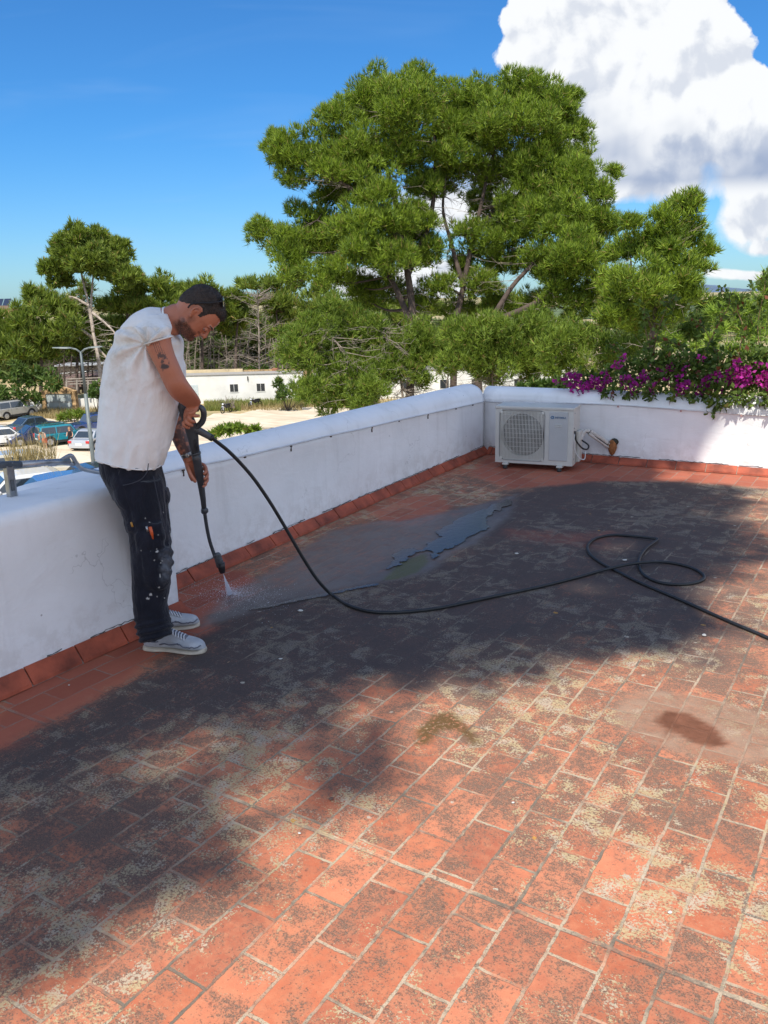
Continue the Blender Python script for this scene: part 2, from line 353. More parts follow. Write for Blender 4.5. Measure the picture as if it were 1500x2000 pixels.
    mfac=t.math('MULTIPLY',mfac,t.math('SUBTRACT',1.0,t.math('MULTIPLY',A['grime'],t.sstep(t.noise(co,5,3,0.6),0.40,0.58))))
    col=t.mix(mfac,col,mc)
    # cream crustose lichen in granular clusters
    lmask=t.math('ADD',t.math('MULTIPLY',t.noise(t.vmath('ADD',cot,(4,4,4)),8.0,3,0.6,0.8),0.62),t.math('MULTIPLY',t.noise(t.vmath('ADD',co,(2,9,4)),1.7,3,0.6),0.5))
    lclu=t.sstep(lmask,0.505,0.69); nocl=t.math('SUBTRACT',1.0,t.math('MAXIMUM',A['clean'],A['film']))
    lich=t.math('MULTIPLY',t.sstep(t.math('ADD',gr2,t.math('MULTIPLY',lclu,0.20)),0.635,0.68),t.sstep(lclu,0.0,0.25)); lich=t.math('MULTIPLY',lich,nocl)
    lich=t.math('MULTIPLY',lich,t.math('SUBTRACT',1.0,t.math('MULTIPLY',A['grime'],0.35)))
    lcol=t.mix(t.sstep(t.noise(co,14,3,0.6),0.45,0.62),rgb(0.46,0.36,0.20),rgb(0.48,0.40,0.29))
    lcol=t.mix(t.math('MULTIPLY',A['grime'],0.7),lcol,rgb(0.16,0.15,0.14))
    col=t.mix(t.math('MULTIPLY',lich,0.88),col,lcol)
    spr=t.math('MULTIPLY',t.sstep(t.math('ADD',t.math('MULTIPLY',gr2,0.6),t.math('MULTIPLY',nf2,0.4)),0.585,0.64),nocl); col=t.mix(t.math('MULTIPLY',spr,0.55),col,t.mix(A['grime'],rgb(0.42,0.31,0.18),rgb(0.15,0.135,0.125)))
    # individual rosettes: a few ochre, a few whitish
    rc=t.vmath('ADD',co,t.vmath('SCALE',wv2,scale=3.0)); v2=t.voro(rc,10.0); vc=t.voro(rc,10.0,out='Color'); vs=t.new('ShaderNodeSeparateXYZ'); t.link(vc,vs.inputs[0])
    rsz=t.math('MULTIPLY_ADD',vs.outputs[2],0.07,0.03); big=t.math('MULTIPLY',t.sstep(t.math('SUBTRACT',v2,rsz),0.02,-0.005),t.sstep(vs.outputs[0],0.80,0.82)); ycol=t.mix(t.sstep(vs.outputs[1],0.6,0.65),rgb(0.46,0.41,0.32),rgb(0.50,0.26,0.05))
    big=t.math('MULTIPLY',big,nocl)
    col=t.mix(t.math('MULTIPLY',big,t.sstep(gr1,0.38,0.52)),col,ycol)
    # dark spots
    sc3=t.vmath('ADD',co,t.vmath('ADD',t.vmath('SCALE',wv2,scale=2.0),(5,5,0))); v3=t.voro(sc3,26.0); vc3=t.voro(sc3,26.0,out='Color'); vs3=t.new('ShaderNodeSeparateXYZ'); t.link(vc3,vs3.inputs[0])
    ds=t.math('MULTIPLY',t.sstep(t.math('SUBTRACT',v3,t.math('MULTIPLY',vs3.outputs[1],0.16)),0.08,0.0),t.sstep(vs3.outputs[0],0.45,0.50)); ds=t.math('MULTIPLY',ds,t.sstep(t.noise(co,2.0,3,0.6),0.42,0.6)); col=t.mix(t.math('MULTIPLY',ds,0.6),col,rgb(0.085,0.05,0.04))
    # stains of their own shape
    strk=t.noise(t.vmath('MULTIPLY',co,(30,8,1)),1.0,4,0.6)
    col=t.mix(t.math('MULTIPLY',A['film'],t.sstep(strk,0.25,0.62,0.45,0.88)),col,t.mix(t.sstep(nmed,0.3,0.7),rgb(0.105,0.085,0.075),rgb(0.165,0.145,0.13)))
    col=t.mix(t.math('MULTIPLY',A['moss'],t.sstep(nfine,0.3,0.55,0.5,1)),col,t.mix(nf2,rgb(0.04,0.045,0.012),rgb(0.13,0.12,0.035)))
    col=t.mix(t.math('MULTIPLY',A['moss2'],t.sstep(nfine,0.32,0.52)),col,t.mix(nf2,rgb(0.07,0.032,0.012),rgb(0.17,0.10,0.03)))
    col=t.mix(t.math('MULTIPLY',A['pale'],0.66),col,t.mix(t.sstep(nmed,0.35,0.65),rgb(0.24,0.145,0.095),rgb(0.38,0.25,0.17)))
    col=t.mix(t.math('MULTIPLY',A['rust'],0.9),col,t.mix(t.sstep(nmed,0.3,0.7),rgb(0.10,0.035,0.015),rgb(0.20,0.07,0.035)))
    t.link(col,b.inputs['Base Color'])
    ro=t.math('SUBTRACT',0.88,t.math('MULTIPLY',A['film'],0.42)); ro=t.math('SUBTRACT',ro,t.math('MULTIPLY',A['clean'],0.12)); t.link(ro,b.inputs['Roughness'])
    b.inputs['Specular IOR Level'].default_value=0.35
    h=t.math('SUBTRACT',t.math('MULTIPLY',nfine,0.25),t.math('MULTIPLY',mort,1.1)); h=t.math('ADD',h,t.math('MULTIPLY',t.math('ADD',lich,dirt),0.25)); h=t.math('ADD',h,t.math('MULTIPLY',nf2,0.2)); h=t.math('MULTIPLY',h,t.math('SUBTRACT',1.0,t.math('MULTIPLY',A['film'],0.7)))
    bp=t.new('ShaderNodeBump'); bp.inputs['Strength'].default_value=0.55; bp.inputs['Distance'].default_value=0.006; t.link(h,bp.inputs['Height']); t.link(bp.outputs[0],b.inputs['Normal'])
    o=link('terrace_floor',me,m,smooth=True); tag(o,kind='structure',label='weathered terracotta tile terrace floor'); return o
TILE_L=0.2665; TILE_W=0.1335
TILE_OX=0.471+TILE_W*0; TILE_OY=-2.200
floor_obj()
# puddles
def puddle():
    s=2.143; P=[(1285,165),(1200,188),(1100,220),(1030,260),(960,300),(985,322),(900,372),(830,372),(800,400),(760,440),(735,470),(790,450),(860,410),(930,382),(938,425),(975,415),(990,388),(1060,362),(1112,320),(1180,290),(1192,240),(1240,205),(1288,188)]
    P=gp([(400+x/s,900+y/s) for x,y in P])
    xs=np.arange(-3.6,-1.5,0.012); ys=np.arange(3.0,6.6,0.012); X,Y=np.meshgrid(xs,ys,indexing='ij')
    d=sdist(P,X,Y)+0.10*(fbm(X,Y,6,77)-0.5)+0.05*(fbm(X,Y,30,78)-0.5)
    S2=gp([(470,1195),(600,1165),(700,1146),(750,1138),(740,1144),(640,1166),(520,1190)]); d=np.maximum(d,sdist(S2,X,Y)+0.03*(fbm(X,Y,20,79)-0.5))
    ins=d>0; idx=-np.ones(X.shape,int); F=[];V=[]
    q=ins[:-1,:-1]&ins[1:,:-1]&ins[1:,1:]&ins[:-1,1:]
    use=np.zeros(X.shape,bool)
    for a,b_ in((0,0),(1,0),(1,1),(0,1)):
        use[a:X.shape[0]-1+a,b_:X.shape[1]-1+b_]|=q
    idx[use]=np.arange(use.sum()); V=np.stack([X[use],Y[use],0.0065+np.minimum(d[use],0.02)*0.02],-1)
    F=np.stack([idx[:-1,:-1][q],idx[1:,:-1][q],idx[1:,1:][q],idx[:-1,1:][q]],-1)
    me=bpy.data.meshes.new('puddle'); me.from_pydata(V.tolist(),[],F.tolist()); me.update()
    m,t,b=newmat('puddle_water'); b.inputs['Base Color'].default_value=rgb(0.065,0.062,0.062); b.inputs['Roughness'].default_value=0.20; b.inputs['IOR'].default_value=1.33; b.inputs['Specular IOR Level'].default_value=0.75
    co=t.new('ShaderNodeTexCoord').outputs['Object']; bp=t.new('ShaderNodeBump'); bp.inputs['Strength'].default_value=0.12; bp.inputs['Distance'].default_value=0.004; t.link(t.noise(co,25,3,0.5),bp.inputs['Height']); t.link(bp.outputs[0],b.inputs['Normal'])
    o=link('puddle',me,m); tag(o,label='shallow rinse water pooled on the dark tiles',kind='structure')
puddle()
# pebbles and flakes of plaster on the tiles
PEB=mat('pebble_plaster',(0.62,0.60,0.55),0.8,var=0.15,scale=60); PEB2=mat('brown_pebble',(0.13,0.08,0.06),0.7)
for i,(x,y,sx,m_,lb) in enumerate([(587,1195,10,PEB,'white plaster flake on the wet dark tiles near the hose'),(1308,1785,8,PEB,'small white plaster chip on a sunlit tile at the lower right'),(1002,1570,6,PEB,'tiny pale plaster crumb on the orange tiles right of centre'),(647,1563,9,PEB2,'small brown stone on a grout line in the shadow edge'),(1009,1083,7,PEB,'white flake on the dark tiles right of the puddle'),(1220,1096,8,PEB,'white flake beside the looped hose'),(548,1289,7,PEB,'pale flake on the shaded tiles below the hose bend'),(135,1340,4,PEB,'tiny white crumb on the clean tiles at the left wall'),(1375,1243,9,PEB,'flat pale flake on the sunny tiles below the hose'),(585,1630,6,PEB,'tiny pale crumb on the tiles between shade and sun')]):
    c=gz(x,y); r=sx/FPX*np.linalg.norm(c-CAM)*0.55; q=MB(); q.ball((0,0,r*0.28),(r,r*0.75,r*0.32),9,6); o=q.obj('pebble',m_,smooth=True); 
    for v_ in o.data.vertices: v_.co*=1+0.25*(random.random()-0.5)
    o.location=(c[0],c[1],0.004); o.rotation_euler=(0,0,random.random()*6); tag(o,lb,'pebble','loose chips on the terrace')

# ---- whitewashed plaster
def plaster(name='white_plaster'):
    m,t,b=newmat(name); co=t.new('ShaderNodeTexCoord').outputs['Object']
    n=t.noise(co,1.4,6,0.6); n2=t.noise(t.vmath('MULTIPLY',co,(6,6,0.7)),1.5,5,0.6)
    c=t.ramp(n,[(0.25,(0.74,0.74,0.73)),(0.6,(0.86,0.86,0.855))]); c=t.mix(t.sstep(n2,0.52,0.75,0,0.30),c,rgb(0.58,0.575,0.56)); crk=t.voro(t.vmath('ADD',co,t.vmath('SCALE',t.noise(co,3,4,0.6,out=1),scale=0.5)),1.1,'DISTANCE_TO_EDGE'); c=t.mix(t.math('MULTIPLY',t.sstep(crk,0.0035,0.001),t.sstep(t.noise(co,1.5,2,0.5),0.54,0.6,0,0.35)),c,rgb(0.35,0.34,0.33))
    sp=t.new('ShaderNodeSeparateXYZ'); t.link(co,sp.inputs[0]); 
    low=t.math('MULTIPLY',t.sstep(sp.outputs[2],0.40,0.05),t.sstep(t.noise(co,9,6,0.7),0.42,0.62)); c=t.mix(t.math('MULTIPLY',low,0.26),c,rgb(0.42,0.36,0.30))
    sc=t.voro(co,5.0); pits=t.math('MULTIPLY',t.sstep(sc,0.035,0.02),1.0); c=t.mix(t.math('MULTIPLY',pits,0.6),c,rgb(0.2,0.19,0.18))
    t.link(c,b.inputs['Base Color']); b.inputs['Roughness'].default_value=0.75; b.inputs['Specular IOR Level'].default_value=0.3
    h=t.math('ADD',t.noise(t.vmath('MULTIPLY',co,(1,1,2.2)),3.5,4,0.55,0.8),t.math('MULTIPLY',t.noise(co,45,4,0.65),0.16)); bp=t.new('ShaderNodeBump'); bp.inputs['Strength'].default_value=0.28; bp.inputs['Distance'].default_value=0.022; t.link(h,bp.inputs['Height']); t.link(bp.outputs[0],b.inputs['Normal']); return m
PLA=plaster()
def parapet(name,path,prof,n_each=24,parent=None):
    """path: list of (x,y) at the inner foot; prof(s): list of (offset outward, z)"""
    P=[np.array(p,float) for p in path]; rows=[]; pts=[];nrm=[]
    for i in range(len(P)-1):
        for k in range(n_each+(1 if i==len(P)-2 else 0)):
            pts.append(P[i]+(P[i+1]-P[i])*k/n_each)
    for i,p in enumerate(pts):
        a=pts[max(i-1,0)]; b=pts[min(i+1,len(pts)-1)]; d=(b-a)/np.linalg.norm(b-a); nn=np.array([-d[1],d[0]]); nrm.append(nn)
    for i,(p,nn) in enumerate(zip(pts,nrm)):
        s=i/(len(pts)-1); rows.append([(p[0]+nn[0]*o,p[1]+nn[1]*o,z) for o,z in prof(s)])
    q=MB(); n=len(rows[0]); vv=[v for r in rows for v in r]; ff=[]
    for i in range(len(rows)-1):
        for k in range(n-1): ff.append((i*n+k,(i+1)*n+k,(i+1)*n+k+1,i*n+k+1))
    ff.append(tuple(range(n))); ff.append(tuple((len(rows)-1)*n+k for k in range(n-1,-1,-1)))
    q.add(vv,ff); o=q.obj(name,PLA,parent,smooth=True); fixnorm(o)
    return o
def hz(px,py,wx=None,wy=None):
    return (onX(px,py,wx) if wx is not None else onY(px,py,wy))[2]
def arcprof(z0,zc,w,drop=0.02,lip=0.02):
    # inner face up, rounded crest, outer face down to the street side
    pts=[(0,-0.02),(0,0.15),(0.0,0.35),(0.0,z0-0.02),(-0.006,z0)]
    pts+=[(0.004,z0+0.015)]
    for k in range(1,9):
        a=math.pi/2*k/8; pts.append((0.004+(w*0.42)*(1-math.cos(a)),z0+0.015+(zc-z0-0.015)*math.sin(a)))
    for k in range(1,7):
        a=math.pi/2*k/6; pts.append((w*0.42+(w*0.58)*math.sin(a),zc-0.13*(1-math.cos(a))))
    pts+=[(w,-0.5),(w,-8.9)]
    return pts
# near, thicker flat topped parapet
def near_prof(s):
    zt=0.775
    pts=[(0,-0.02),(0,0.2),(0,0.45),(0,zt-0.06)]
    for k in range(1,6):
        a=math.pi/2*k/5; pts.append((0.05*(1-math.cos(a)),zt-0.06+0.06*math.sin(a)))
    pts+=[(0.2,zt+0.005),(0.36,zt-0.005)]
    for k in range(1,5):
        a=math.pi/2*k/4; pts.append((0.36+0.04*math.sin(a),zt-0.045+0.04*math.cos(a)))
    pts+=[(0.40,-0.5),(0.40,-8.9)]; return pts
wn=parapet('parapet_wall',[(WX1,-3.0),(WX1,2.88)],near_prof,30)
# rounded vertical corner: shrink the last ring
tag(wn,'low flat topped whitewashed parapet at the left behind the standing man','parapet wall')
Y0=2.27
def left_prof(s):
    t=s*(CORN[1]-Y0); e=min(1,t/0.22); k=math.sqrt(max(0.0,1-(1-e)**2))
    z0=0.675-0.115*s; zc=0.755-0.03*s
    z0=0.5+(z0-0.5)*k; zc=0.5+(zc-0.5)*k
    return arcprof(z0,zc,0.40)
wl=parapet('parapet_wall',[(-3.475,Y0),CORN],left_prof,90)
tag(wl,'long whitewashed parapet with rounded coping running from the man to the far corner','parapet wall')
def far_prof(s): 
    return arcprof(0.572+0.01*math.sin(s*30),0.695-0.012*s,0.34)
wf=parapet('parapet_wall',[(CORN[0]-0.02,CORN[1]),FARR],far_prof,60)
tag(wf,'whitewashed far parapet behind the air conditioning unit with the flowering vine on it','parapet wall')
# ---- skirting of clay tiles (sloped), individual tiles with grout
SKM=mat('clay_skirting',(0.36,0.075,0.033),0.7,var=0.28,scale=7,bump=0.3,bscale=60)
GR=mat('skirting_grout',(0.30,0.24,0.19),0.9,var=0.25,scale=20)
def skirt(name,a,b,parent,h=0.075,dep=0.06,tl=0.2665,ph=0.0,lab=None):
    a=np.array(a);b=np.array(b); L=np.linalg.norm(b-a); d=(b-a)/L; nn=np.array([d[1],-d[0]])  # toward the terrace
    q=MB(); s=ph-tl
    while s<L:
        s0=max(s+0.004,0); s1=min(s+tl-0.004,L); s+=tl
        if s1-s0<0.02: continue
        j=[(random.random()-0.5)*0.006 for _ in range(4)]
        def P(t,o,z): p=a+d*t+nn*o; return (p[0],p[1],z)
        pr=[(0.0,h+j[0]),(0.010,h+j[0]+0.002),(dep+j[1]*0.5,0.020+j[2]*0.3),(dep+j[1]*0.5+0.004,0.004),(0.0,0.0)]
        q.rings([[P(s0,o,z) for o,z in pr],[P(s1,o,z) for o,z in pr]])
    o=q.obj(name,SKM,parent); fixnorm(o)
    g=MB(); pr=[(0.0,h-0.006),(dep-0.006,0.012),(dep+0.004,0.0035),(0.0,0.0)]
    def P(t,o,z): p=a+d*t+nn*o; return (p[0],p[1],z)
    g.rings([[P(0.001,o_,z) for o_,z in pr],[P(L-0.001,o_,z) for o_,z in pr]]); g2=g.obj('grout',GR,o); fixnorm(g2); return o
skirt('skirting',(WX1,-3),(WX1,2.886),wn,h=0.08,dep=0.055,ph=(1.946+3)%0.2665)
skirt('skirting',(WX1,2.886),(-3.46,2.886),wn,h=0.075)
skirt('skirting',(-3.49,2.92),CORN,wl,h=0.075,ph=0.1)
skirt('skirting',(CORN[0]+0.06,CORN[1]),FARR,wf,h=0.07,ph=0.05)
q=MB(); ap=(WX1,2.886,0.079); arc=[(WX1+0.058*math.cos(a),2.886+0.058*math.sin(a)) for a in[math.pi/2*k/5 for k in range(6)]]
vv=[ap]+[(x,y,0.02) for x,y in arc]+[(x,y,0.0) for x,y in arc]+[(WX1,2.886,0.0)]; ff=[(0,i,i+1) for i in range(1,6)]+[(i,i+6,i+7,i+1) for i in range(1,6)]+[(13,)+tuple(range(12,6,-1))]; q.add(vv,ff); o=q.obj('skirting',SKM,wn); fixnorm(o)
# broken plaster line above the skirting
CRK=mat('bare_mortar',(0.13,0.12,0.11),0.95,var=0.3,scale=30)
def crack(a,b,z,parent):
    a=np.array(a);b=np.array(b);L=np.linalg.norm(b-a);d=(b-a)/L;nn=np.array([d[1],-d[0]]); q=MB(); s=0.0
    rng=random.Random(int(L*100))
    while s<L:
        l=rng.uniform(0.04,0.28); 
        if rng.random()<0.75:
            k=max(3,int(l/0.02)); P=[a+d*(s+l*i/k)+nn*0.002 for i in range(k+1)]
            q.tube([(p[0],p[1],z+rng.uniform(-0.003,0.006)) for p in P],[rng.uniform(0.0012,0.0042) for _ in P],5)
        s+=l
    q.obj('plaster_crack',CRK,parent)
crack((WX1,0),(WX1,2.88),0.086,wn); crack((-3.49,2.92),CORN,0.081,wl); crack((CORN[0]+.06,CORN[1]),FARR,0.076,wf)
# ---- thin white cable stapled along the parapets
CBL=mat('painted_cable',(0.62,0.62,0.62),0.5,var=0.1,scale=10)
CLIP=mat('rusty_nail_clip',(0.10,0.07,0.05),0.7,var=0.3,scale=50)
def Lp(t,o=0.0):
    a=np.array([-3.475,Y0]);b=np.array(CORN);p=a+(b-a)*t;d=(b-a)/np.linalg.norm(b-a);nn=np.array([d[1],-d[0]]);return p+nn*o
def ts(y): return (y-Y0)/(CORN[1]-Y0)
cp=[]
for y,z in [(2.95,0.692),(3.3,0.690),(3.8,0.668),(4.387,0.655),(4.9,0.645),(5.327,0.628),(6.0,0.612),(6.674,0.590),(7.2,0.572),(7.77,0.556)]:
    p=Lp(ts(y),0.014); cp.append((p[0],p[1],z-0.004))
cpf=[(CORN[0]+0.02,CORN[1]-0.012,0.552)]
for x in np.arange(-3.5,5.5,0.4):
    yy=CORN[1]+(x-CORN[0])/(FARR[0]-CORN[0])*(FARR[1]-CORN[1]); cpf.append((x,yy-0.013,0.556+0.018*math.sin(x*1.9)))
q=MB(); q.tube(catmull(cp,6),0.0055,7); cb=q.obj('wall_cable',CBL,smooth=True); tag(cb,'thin white cable clipped below the coping of the long left parapet','cable')
for y in (3.34,3.9,4.4,4.9,5.5,5.95,6.5,7.1,7.5):
    p=Lp(ts(y),0.006); zz=np.interp(y,[2.95,3.3,3.8,4.387,4.9,5.327,6.0,6.674,7.2,7.77],[.692,.69,.668,.655,.645,.628,.612,.59,.572,.556])
    q=MB(); q.box((p[0],p[1],zz-0.014),(0.016,0.010,0.012)); 
    if y in(3.34,4.4,5.5,6.5): q.box((p[0],p[1],zz-0.034),(0.008,0.006,0.034))
    q.obj('clip',CLIP,cb)
q=MB(); q.tube(catmull(cpf,6),0.0055,7); cf=q.obj('wall_cable',CBL,smooth=True); tag(cf,'thin white cable clipped along the far parapet above the air conditioner pipes','cable')
PCL=mat('pink_clip',(0.5,0.3,0.28),0.6)
for x in (-3.2,-2.3,-1.72,-1.2,-0.75): 
    yy=CORN[1]+(x-CORN[0])/(FARR[0]-CORN[0])*(FARR[1]-CORN[1]); q=MB(); q.box((x,yy-0.008,0.556+0.018*math.sin(x*1.9)-0.012),(0.014,0.014,0.018)); q.obj('clip',PCL,cf)
# ---- metal handrail with sliding tube on the near parapet
GAL=mat('galvanised_steel',(0.42,0.43,0.44),0.38,metal=0.85,var=0.15,scale=25)
GRT=mat('grey_tape',(0.10,0.11,0.12),0.55,var=0.2,scale=30)
rail=empty('handrail',(-3.42,2.1,0.77)); tag(rail,'grey metal handrail on a slotted post above the near left parapet','handrail')
def rp(px,py,x=-3.42): p=onX(px,py,x); return tuple(p-np.array([-3.42,2.1,0.77]))
q=MB(); A=rp(-140,912); B=rp(40,907); C_=rp(100,903); D_=rp(135,900)
q.tube([A,B],0.017,10); q.obj('grip_sleeve',GRT,rail,True)
q=MB(); q.tube([B,C_,D_],[0.0165,0.015,0.015],10); q.obj('rail_tube',GAL,rail,True)
q=MB(); q.tube(catmull([rp(118,900),rp(138,890),rp(148,903),rp(158,914),rp(180,920),rp(205,924)],5),0.0115,8); q.tube(catmull([rp(82,901),rp(100,907),rp(120,904),rp(145,907)],4),0.010,8); q.obj('bent_tube',GAL,rail,True)
pb=onX(24,972,-3.42); pt=onX(16,908,-3.42)
q=MB(); pbx=pb-np.array([-3.42,2.1,0.77]); ptx=pt-np.array([-3.42,2.1,0.77])
for dx in(-0.014,0.014): q.box((0,(pbx[1]+ptx[1])/2+dx,(pbx[2]+ptx[2])/2),(0.03,0.008,abs(ptx[2]-pbx[2])+0.02))
q.box((0.009,(pbx[1]+ptx[1])/2,(pbx[2]+ptx[2])/2),(0.006,0.030,abs(ptx[2]-pbx[2])+0.018)); q.obj('post',GAL,rail)
q=MB(); q.box((0.016,pbx[1],pbx[2]+0.06),(0.01,0.014,0.05)); q.obj('slot_clip',GRT,rail)
# ================================================================ air conditioner
def build_ac():
    a=gz(967,903); b=gz(1117,911); 
    FL=gz(985,911); FR=gz(1093,917); d=(FR-FL)[:2]; ang=math.atan2(d[1],d[0])
    # front lower edge of the casing sits 5 cm above the floor
    zb=0.055; L0=gz(967,902,zb)[:2]; R1=gz(1117,911,zb)[:2]; L=np.linalg.norm(R1-L0); ang=math.atan2(*(R1-L0)[::-1])
    Wd=L; Dp=0.30; Ht=0.545
    e=empty('air_conditioner',(L0[0],L0[1],0.0),ang); tag(e,'white outdoor air conditioner with round fan grille standing by the far parapet','air conditioner')
    CAS=mat('cream_casing',(0.56,0.55,0.50),0.42,var=0.05,scale=5); PAN=mat('grey_panel',(0.45,0.46,0.455),0.42,var=0.04,scale=4); DK=mat('fan_dark',(0.018,0.018,0.018),0.6); COIL=mat('coil',(0.16,0.13,0.10),0.6,metal=0.3,var=0.3,scale=60); WIR=mat('grille_wire',(0.60,0.59,0.53),0.4,var=0.05)
    gx0,gx1,gz0,gz1=0.045*Wd/0.72,0.635*Wd,zb+0.035,zb+0.505; gc=((gx0+gx1)/2,(gz0+gz1)/2); gr=min(gx1-gx0,gz1-gz0)/2-0.008
    # casing with a round opening: front face ring built by hand
    q=MB(); N=48; T=zb+Ht
    th=[2*math.pi*k/N for k in range(N)]
    def sq(a):
        c,s=math.cos(a),math.sin(a); k=1/max(abs(c)/((gx1-gx0)/2),abs(s)/((gz1-gz0)/2)); return (gc[0]+c*k,gc[1]+s*k)
    inner=[(gc[0]+gr*math.cos(a),0.02,gc[1]+gr*math.sin(a)) for a in th]; mid=[(sq(a)[0],0.006,sq(a)[1]) for a in th]; mid0=[(sq(a)[0],0.0,sq(a)[1]) for a in th]
    v=mid0+mid+inner+[(x,0.10,z) for x,_,z in inner]; f=[]
    for r in range(3):
        for k in range(N): k2=(k+1)%N; f.append((r*N+k,r*N+k2,(r+1)*N+k2,(r+1)*N+k))
    q.add(v,f)
    # frame plates round the opening
    q.box(((0+gx0)/2,0.010,zb+Ht/2-0.01),(gx0,0.020,Ht-0.02)); q.box(((gx1+Wd)/2,0.010,zb+Ht/2-0.01),(Wd-gx1,0.020,Ht-0.02))
    q.box((gc[0],0.010,(zb+gz0)/2),(gx1-gx0,0.020,gz0-zb)); q.box((gc[0],0.010,(gz1+T-0.02)/2),(gx1-gx0,0.020,T-0.02-gz1))
    q.box((Wd-0.006,Dp/2+0.01,zb+Ht/2-0.01),(0.012,Dp-0.02,Ht-0.02)); q.box((0.006,Dp/2+0.01,zb+Ht/2-0.01),(0.012,Dp-0.02,Ht-0.02))
    q.box((Wd/2,Dp/2,zb+0.008),(Wd-0.024,Dp-0.03,0.016)); cs=q.obj('casing',CAS,e)
    q=MB(); q.box((Wd/2,Dp/2,T-0.012),(Wd+0.012,Dp+0.016,0.026),bev=0.006); q.obj('top_cover',CAS,e)
    q=MB(); q.box((Wd/2,Dp-0.02,zb+Ht/2),(Wd-0.03,0.02,Ht-0.05)); q.obj('coil',COIL,e)
    q=MB(); q.tube([(gc[0],0.05,gc[1]),(gc[0],0.09,gc[1])],0.05,16); 
    for k in range(3):
        a0=k*2.094+0.4; vv=[];
        for i in range(7):
            r=0.04+(gr-0.055)*i/6
            for j in range(5):
                a=a0+(j/4)*1.15-0.15*i/6; vv.append((gc[0]+r*math.cos(a),0.045+0.05*j/4,gc[1]+r*math.sin(a)))
        ff=[(i*5+j,i*5+j+1,(i+1)*5+j+1,(i+1)*5+j) for i in range(6) for j in range(4)]; q.add(vv,ff)
    q.obj('fan',mat('fan_blade',(0.10,0.10,0.095),0.5),e,True)
    q=MB(); q.box((gc[0],0.115,gc[1]),(gx1-gx0,0.01,gz1-gz0)); q.obj('fan_backing',DK,e)
    q=MB(); n=30
    for k in range(n):
        x=gx0+0.012+(gx1-gx0-0.024)*k/(n-1); q.tube([(x,-0.004,gz0+0.012),(x,-0.012,gc[1]),(x,-0.004,gz1-0.012)],0.0032,6)
    for k in range(1,11):
        z=gz0+(gz1-gz0)*k/11; q.tube([(gx0+0.008,-0.006,z),(gc[0],-0.013,z),(gx1-0.008,-0.006,z)],0.0013,6)
    for sx in(gx0+0.012,gx1-0.012):
        for szz in(gz0+0.014,gz1-0.014): q.box((sx,-0.003,szz),(0.022,0.010,0.026))
    q.obj('grille',WIR,e)
    q=MB(); rr=[]
    for k in range(33):
        a=2*math.pi*k/32; c,s=math.cos(a),math.sin(a); hx,hz_=(gx1-gx0)/2+0.006,(gz1-gz0)/2+0.006; ex=0.16
        rr.append((gc[0]+hx*math.copysign(abs(c)**ex,c),-0.002,gc[1]+hz_*math.copysign(abs(s)**ex,s)))
    q.tube(rr,0.0035,6,cap=False); q.obj('grille_frame',mat('grille_frame_grey',(0.30,0.30,0.29),0.5),e)
    px0,px1=0.70*Wd,0.935*Wd
    q=MB(); q.box(((px0+px1)/2,-0.001,zb+0.275),(px1-px0,0.012,0.46),bev=0.005); pn=q.obj('service_panel',PAN,e)
    q=MB()
    for dz in(0,0.016): q.box(((px0+px1)/2,-0.008,zb+0.385-dz),(0.062,0.008,0.006),bev=0.002)
    q.obj('handle_rib',CAS,pn)
    # lettering on the panel
    BL=mat('logo_blue',(0.02,0.10,0.22),0.4); 
    cu=bpy.data.curves.new('logo','FONT'); cu.body='HIYASU'; cu.size=0.032; cu.extrude=0.0008; cu.offset=0.0006; cu.align_x='LEFT'; cu.align_y='CENTER'
    tmp=bpy.data.objects.new('tmp',cu); COL.objects.link(tmp); bpy.context.view_layer.update()
    me=bpy.data.meshes.new_from_object(tmp.evaluated_get(bpy.context.evaluated_depsgraph_get())); bpy.data.objects.remove(tmp)
    xs=[v.co.x for v in me.vertices]; w=max(xs)-min(xs); tw=0.098
    for v_ in me.vertices: v_.co=Vector((v_.co.x*tw/w,-(v_.co.z),v_.co.y*0.80))
    lg=link('logo_lettering',me,BL,pn,False,loc=(px0+0.052,-0.0085,zb+0.452))
    q=MB()
    P=[];
    for k in range(17):
        a=math.radians(40+280*k/16); P.append((px0+0.030+0.015*math.cos(a),-0.0085,zb+0.453+0.0105*math.sin(a)))
    q.tube(P,0.0036,6,flat=1.0); q.ball((px0+0.038,-0.0085,zb+0.453),(0.006,0.002,0.005),8,5); q.obj('logo_mark',mat('logo_cyan',(0.02,0.14,0.30),0.4),pn)
    # rails and feet
    FT=mat('foot_rubber',(0.03,0.03,0.03),0.7)
    for x in(0.105,Wd-0.115):
        q=MB(); q.box((x,Dp/2,zb-0.010),(0.055,Dp+0.05,0.018),bev=0.004); r_=q.obj('mounting_rail',GAL if False else CAS,e)
        for y in(-0.012,Dp+0.01): q=MB(); q.tube([(x,y,0.0),(x,y,0.012),(x,y,0.036)],[0.022,0.022,0.016],12); q.obj('foot',FT,e,True)
    for z in(zb+0.06,zb+0.25,zb+0.35,zb+0.49): q=MB(); q.tube([(Wd,0.05,z),(Wd+0.006,0.05,z)],0.006,8); q.obj('screw',GAL,e)
    q=MB(); q.box((Wd+0.018,0.22,zb+0.16),(0.036,0.12,0.30),bev=0.012); q.obj('valve_cover',CAS,e)
    def lp(x,y,z): return np.array([L0[0]+math.cos(ang)*x-math.sin(ang)*y,L0[1]+math.sin(ang)*x+math.cos(ang)*y,z])
    return e,lp,Wd,Dp,zb
AC,lp,ACW,ACD,zb=build_ac()
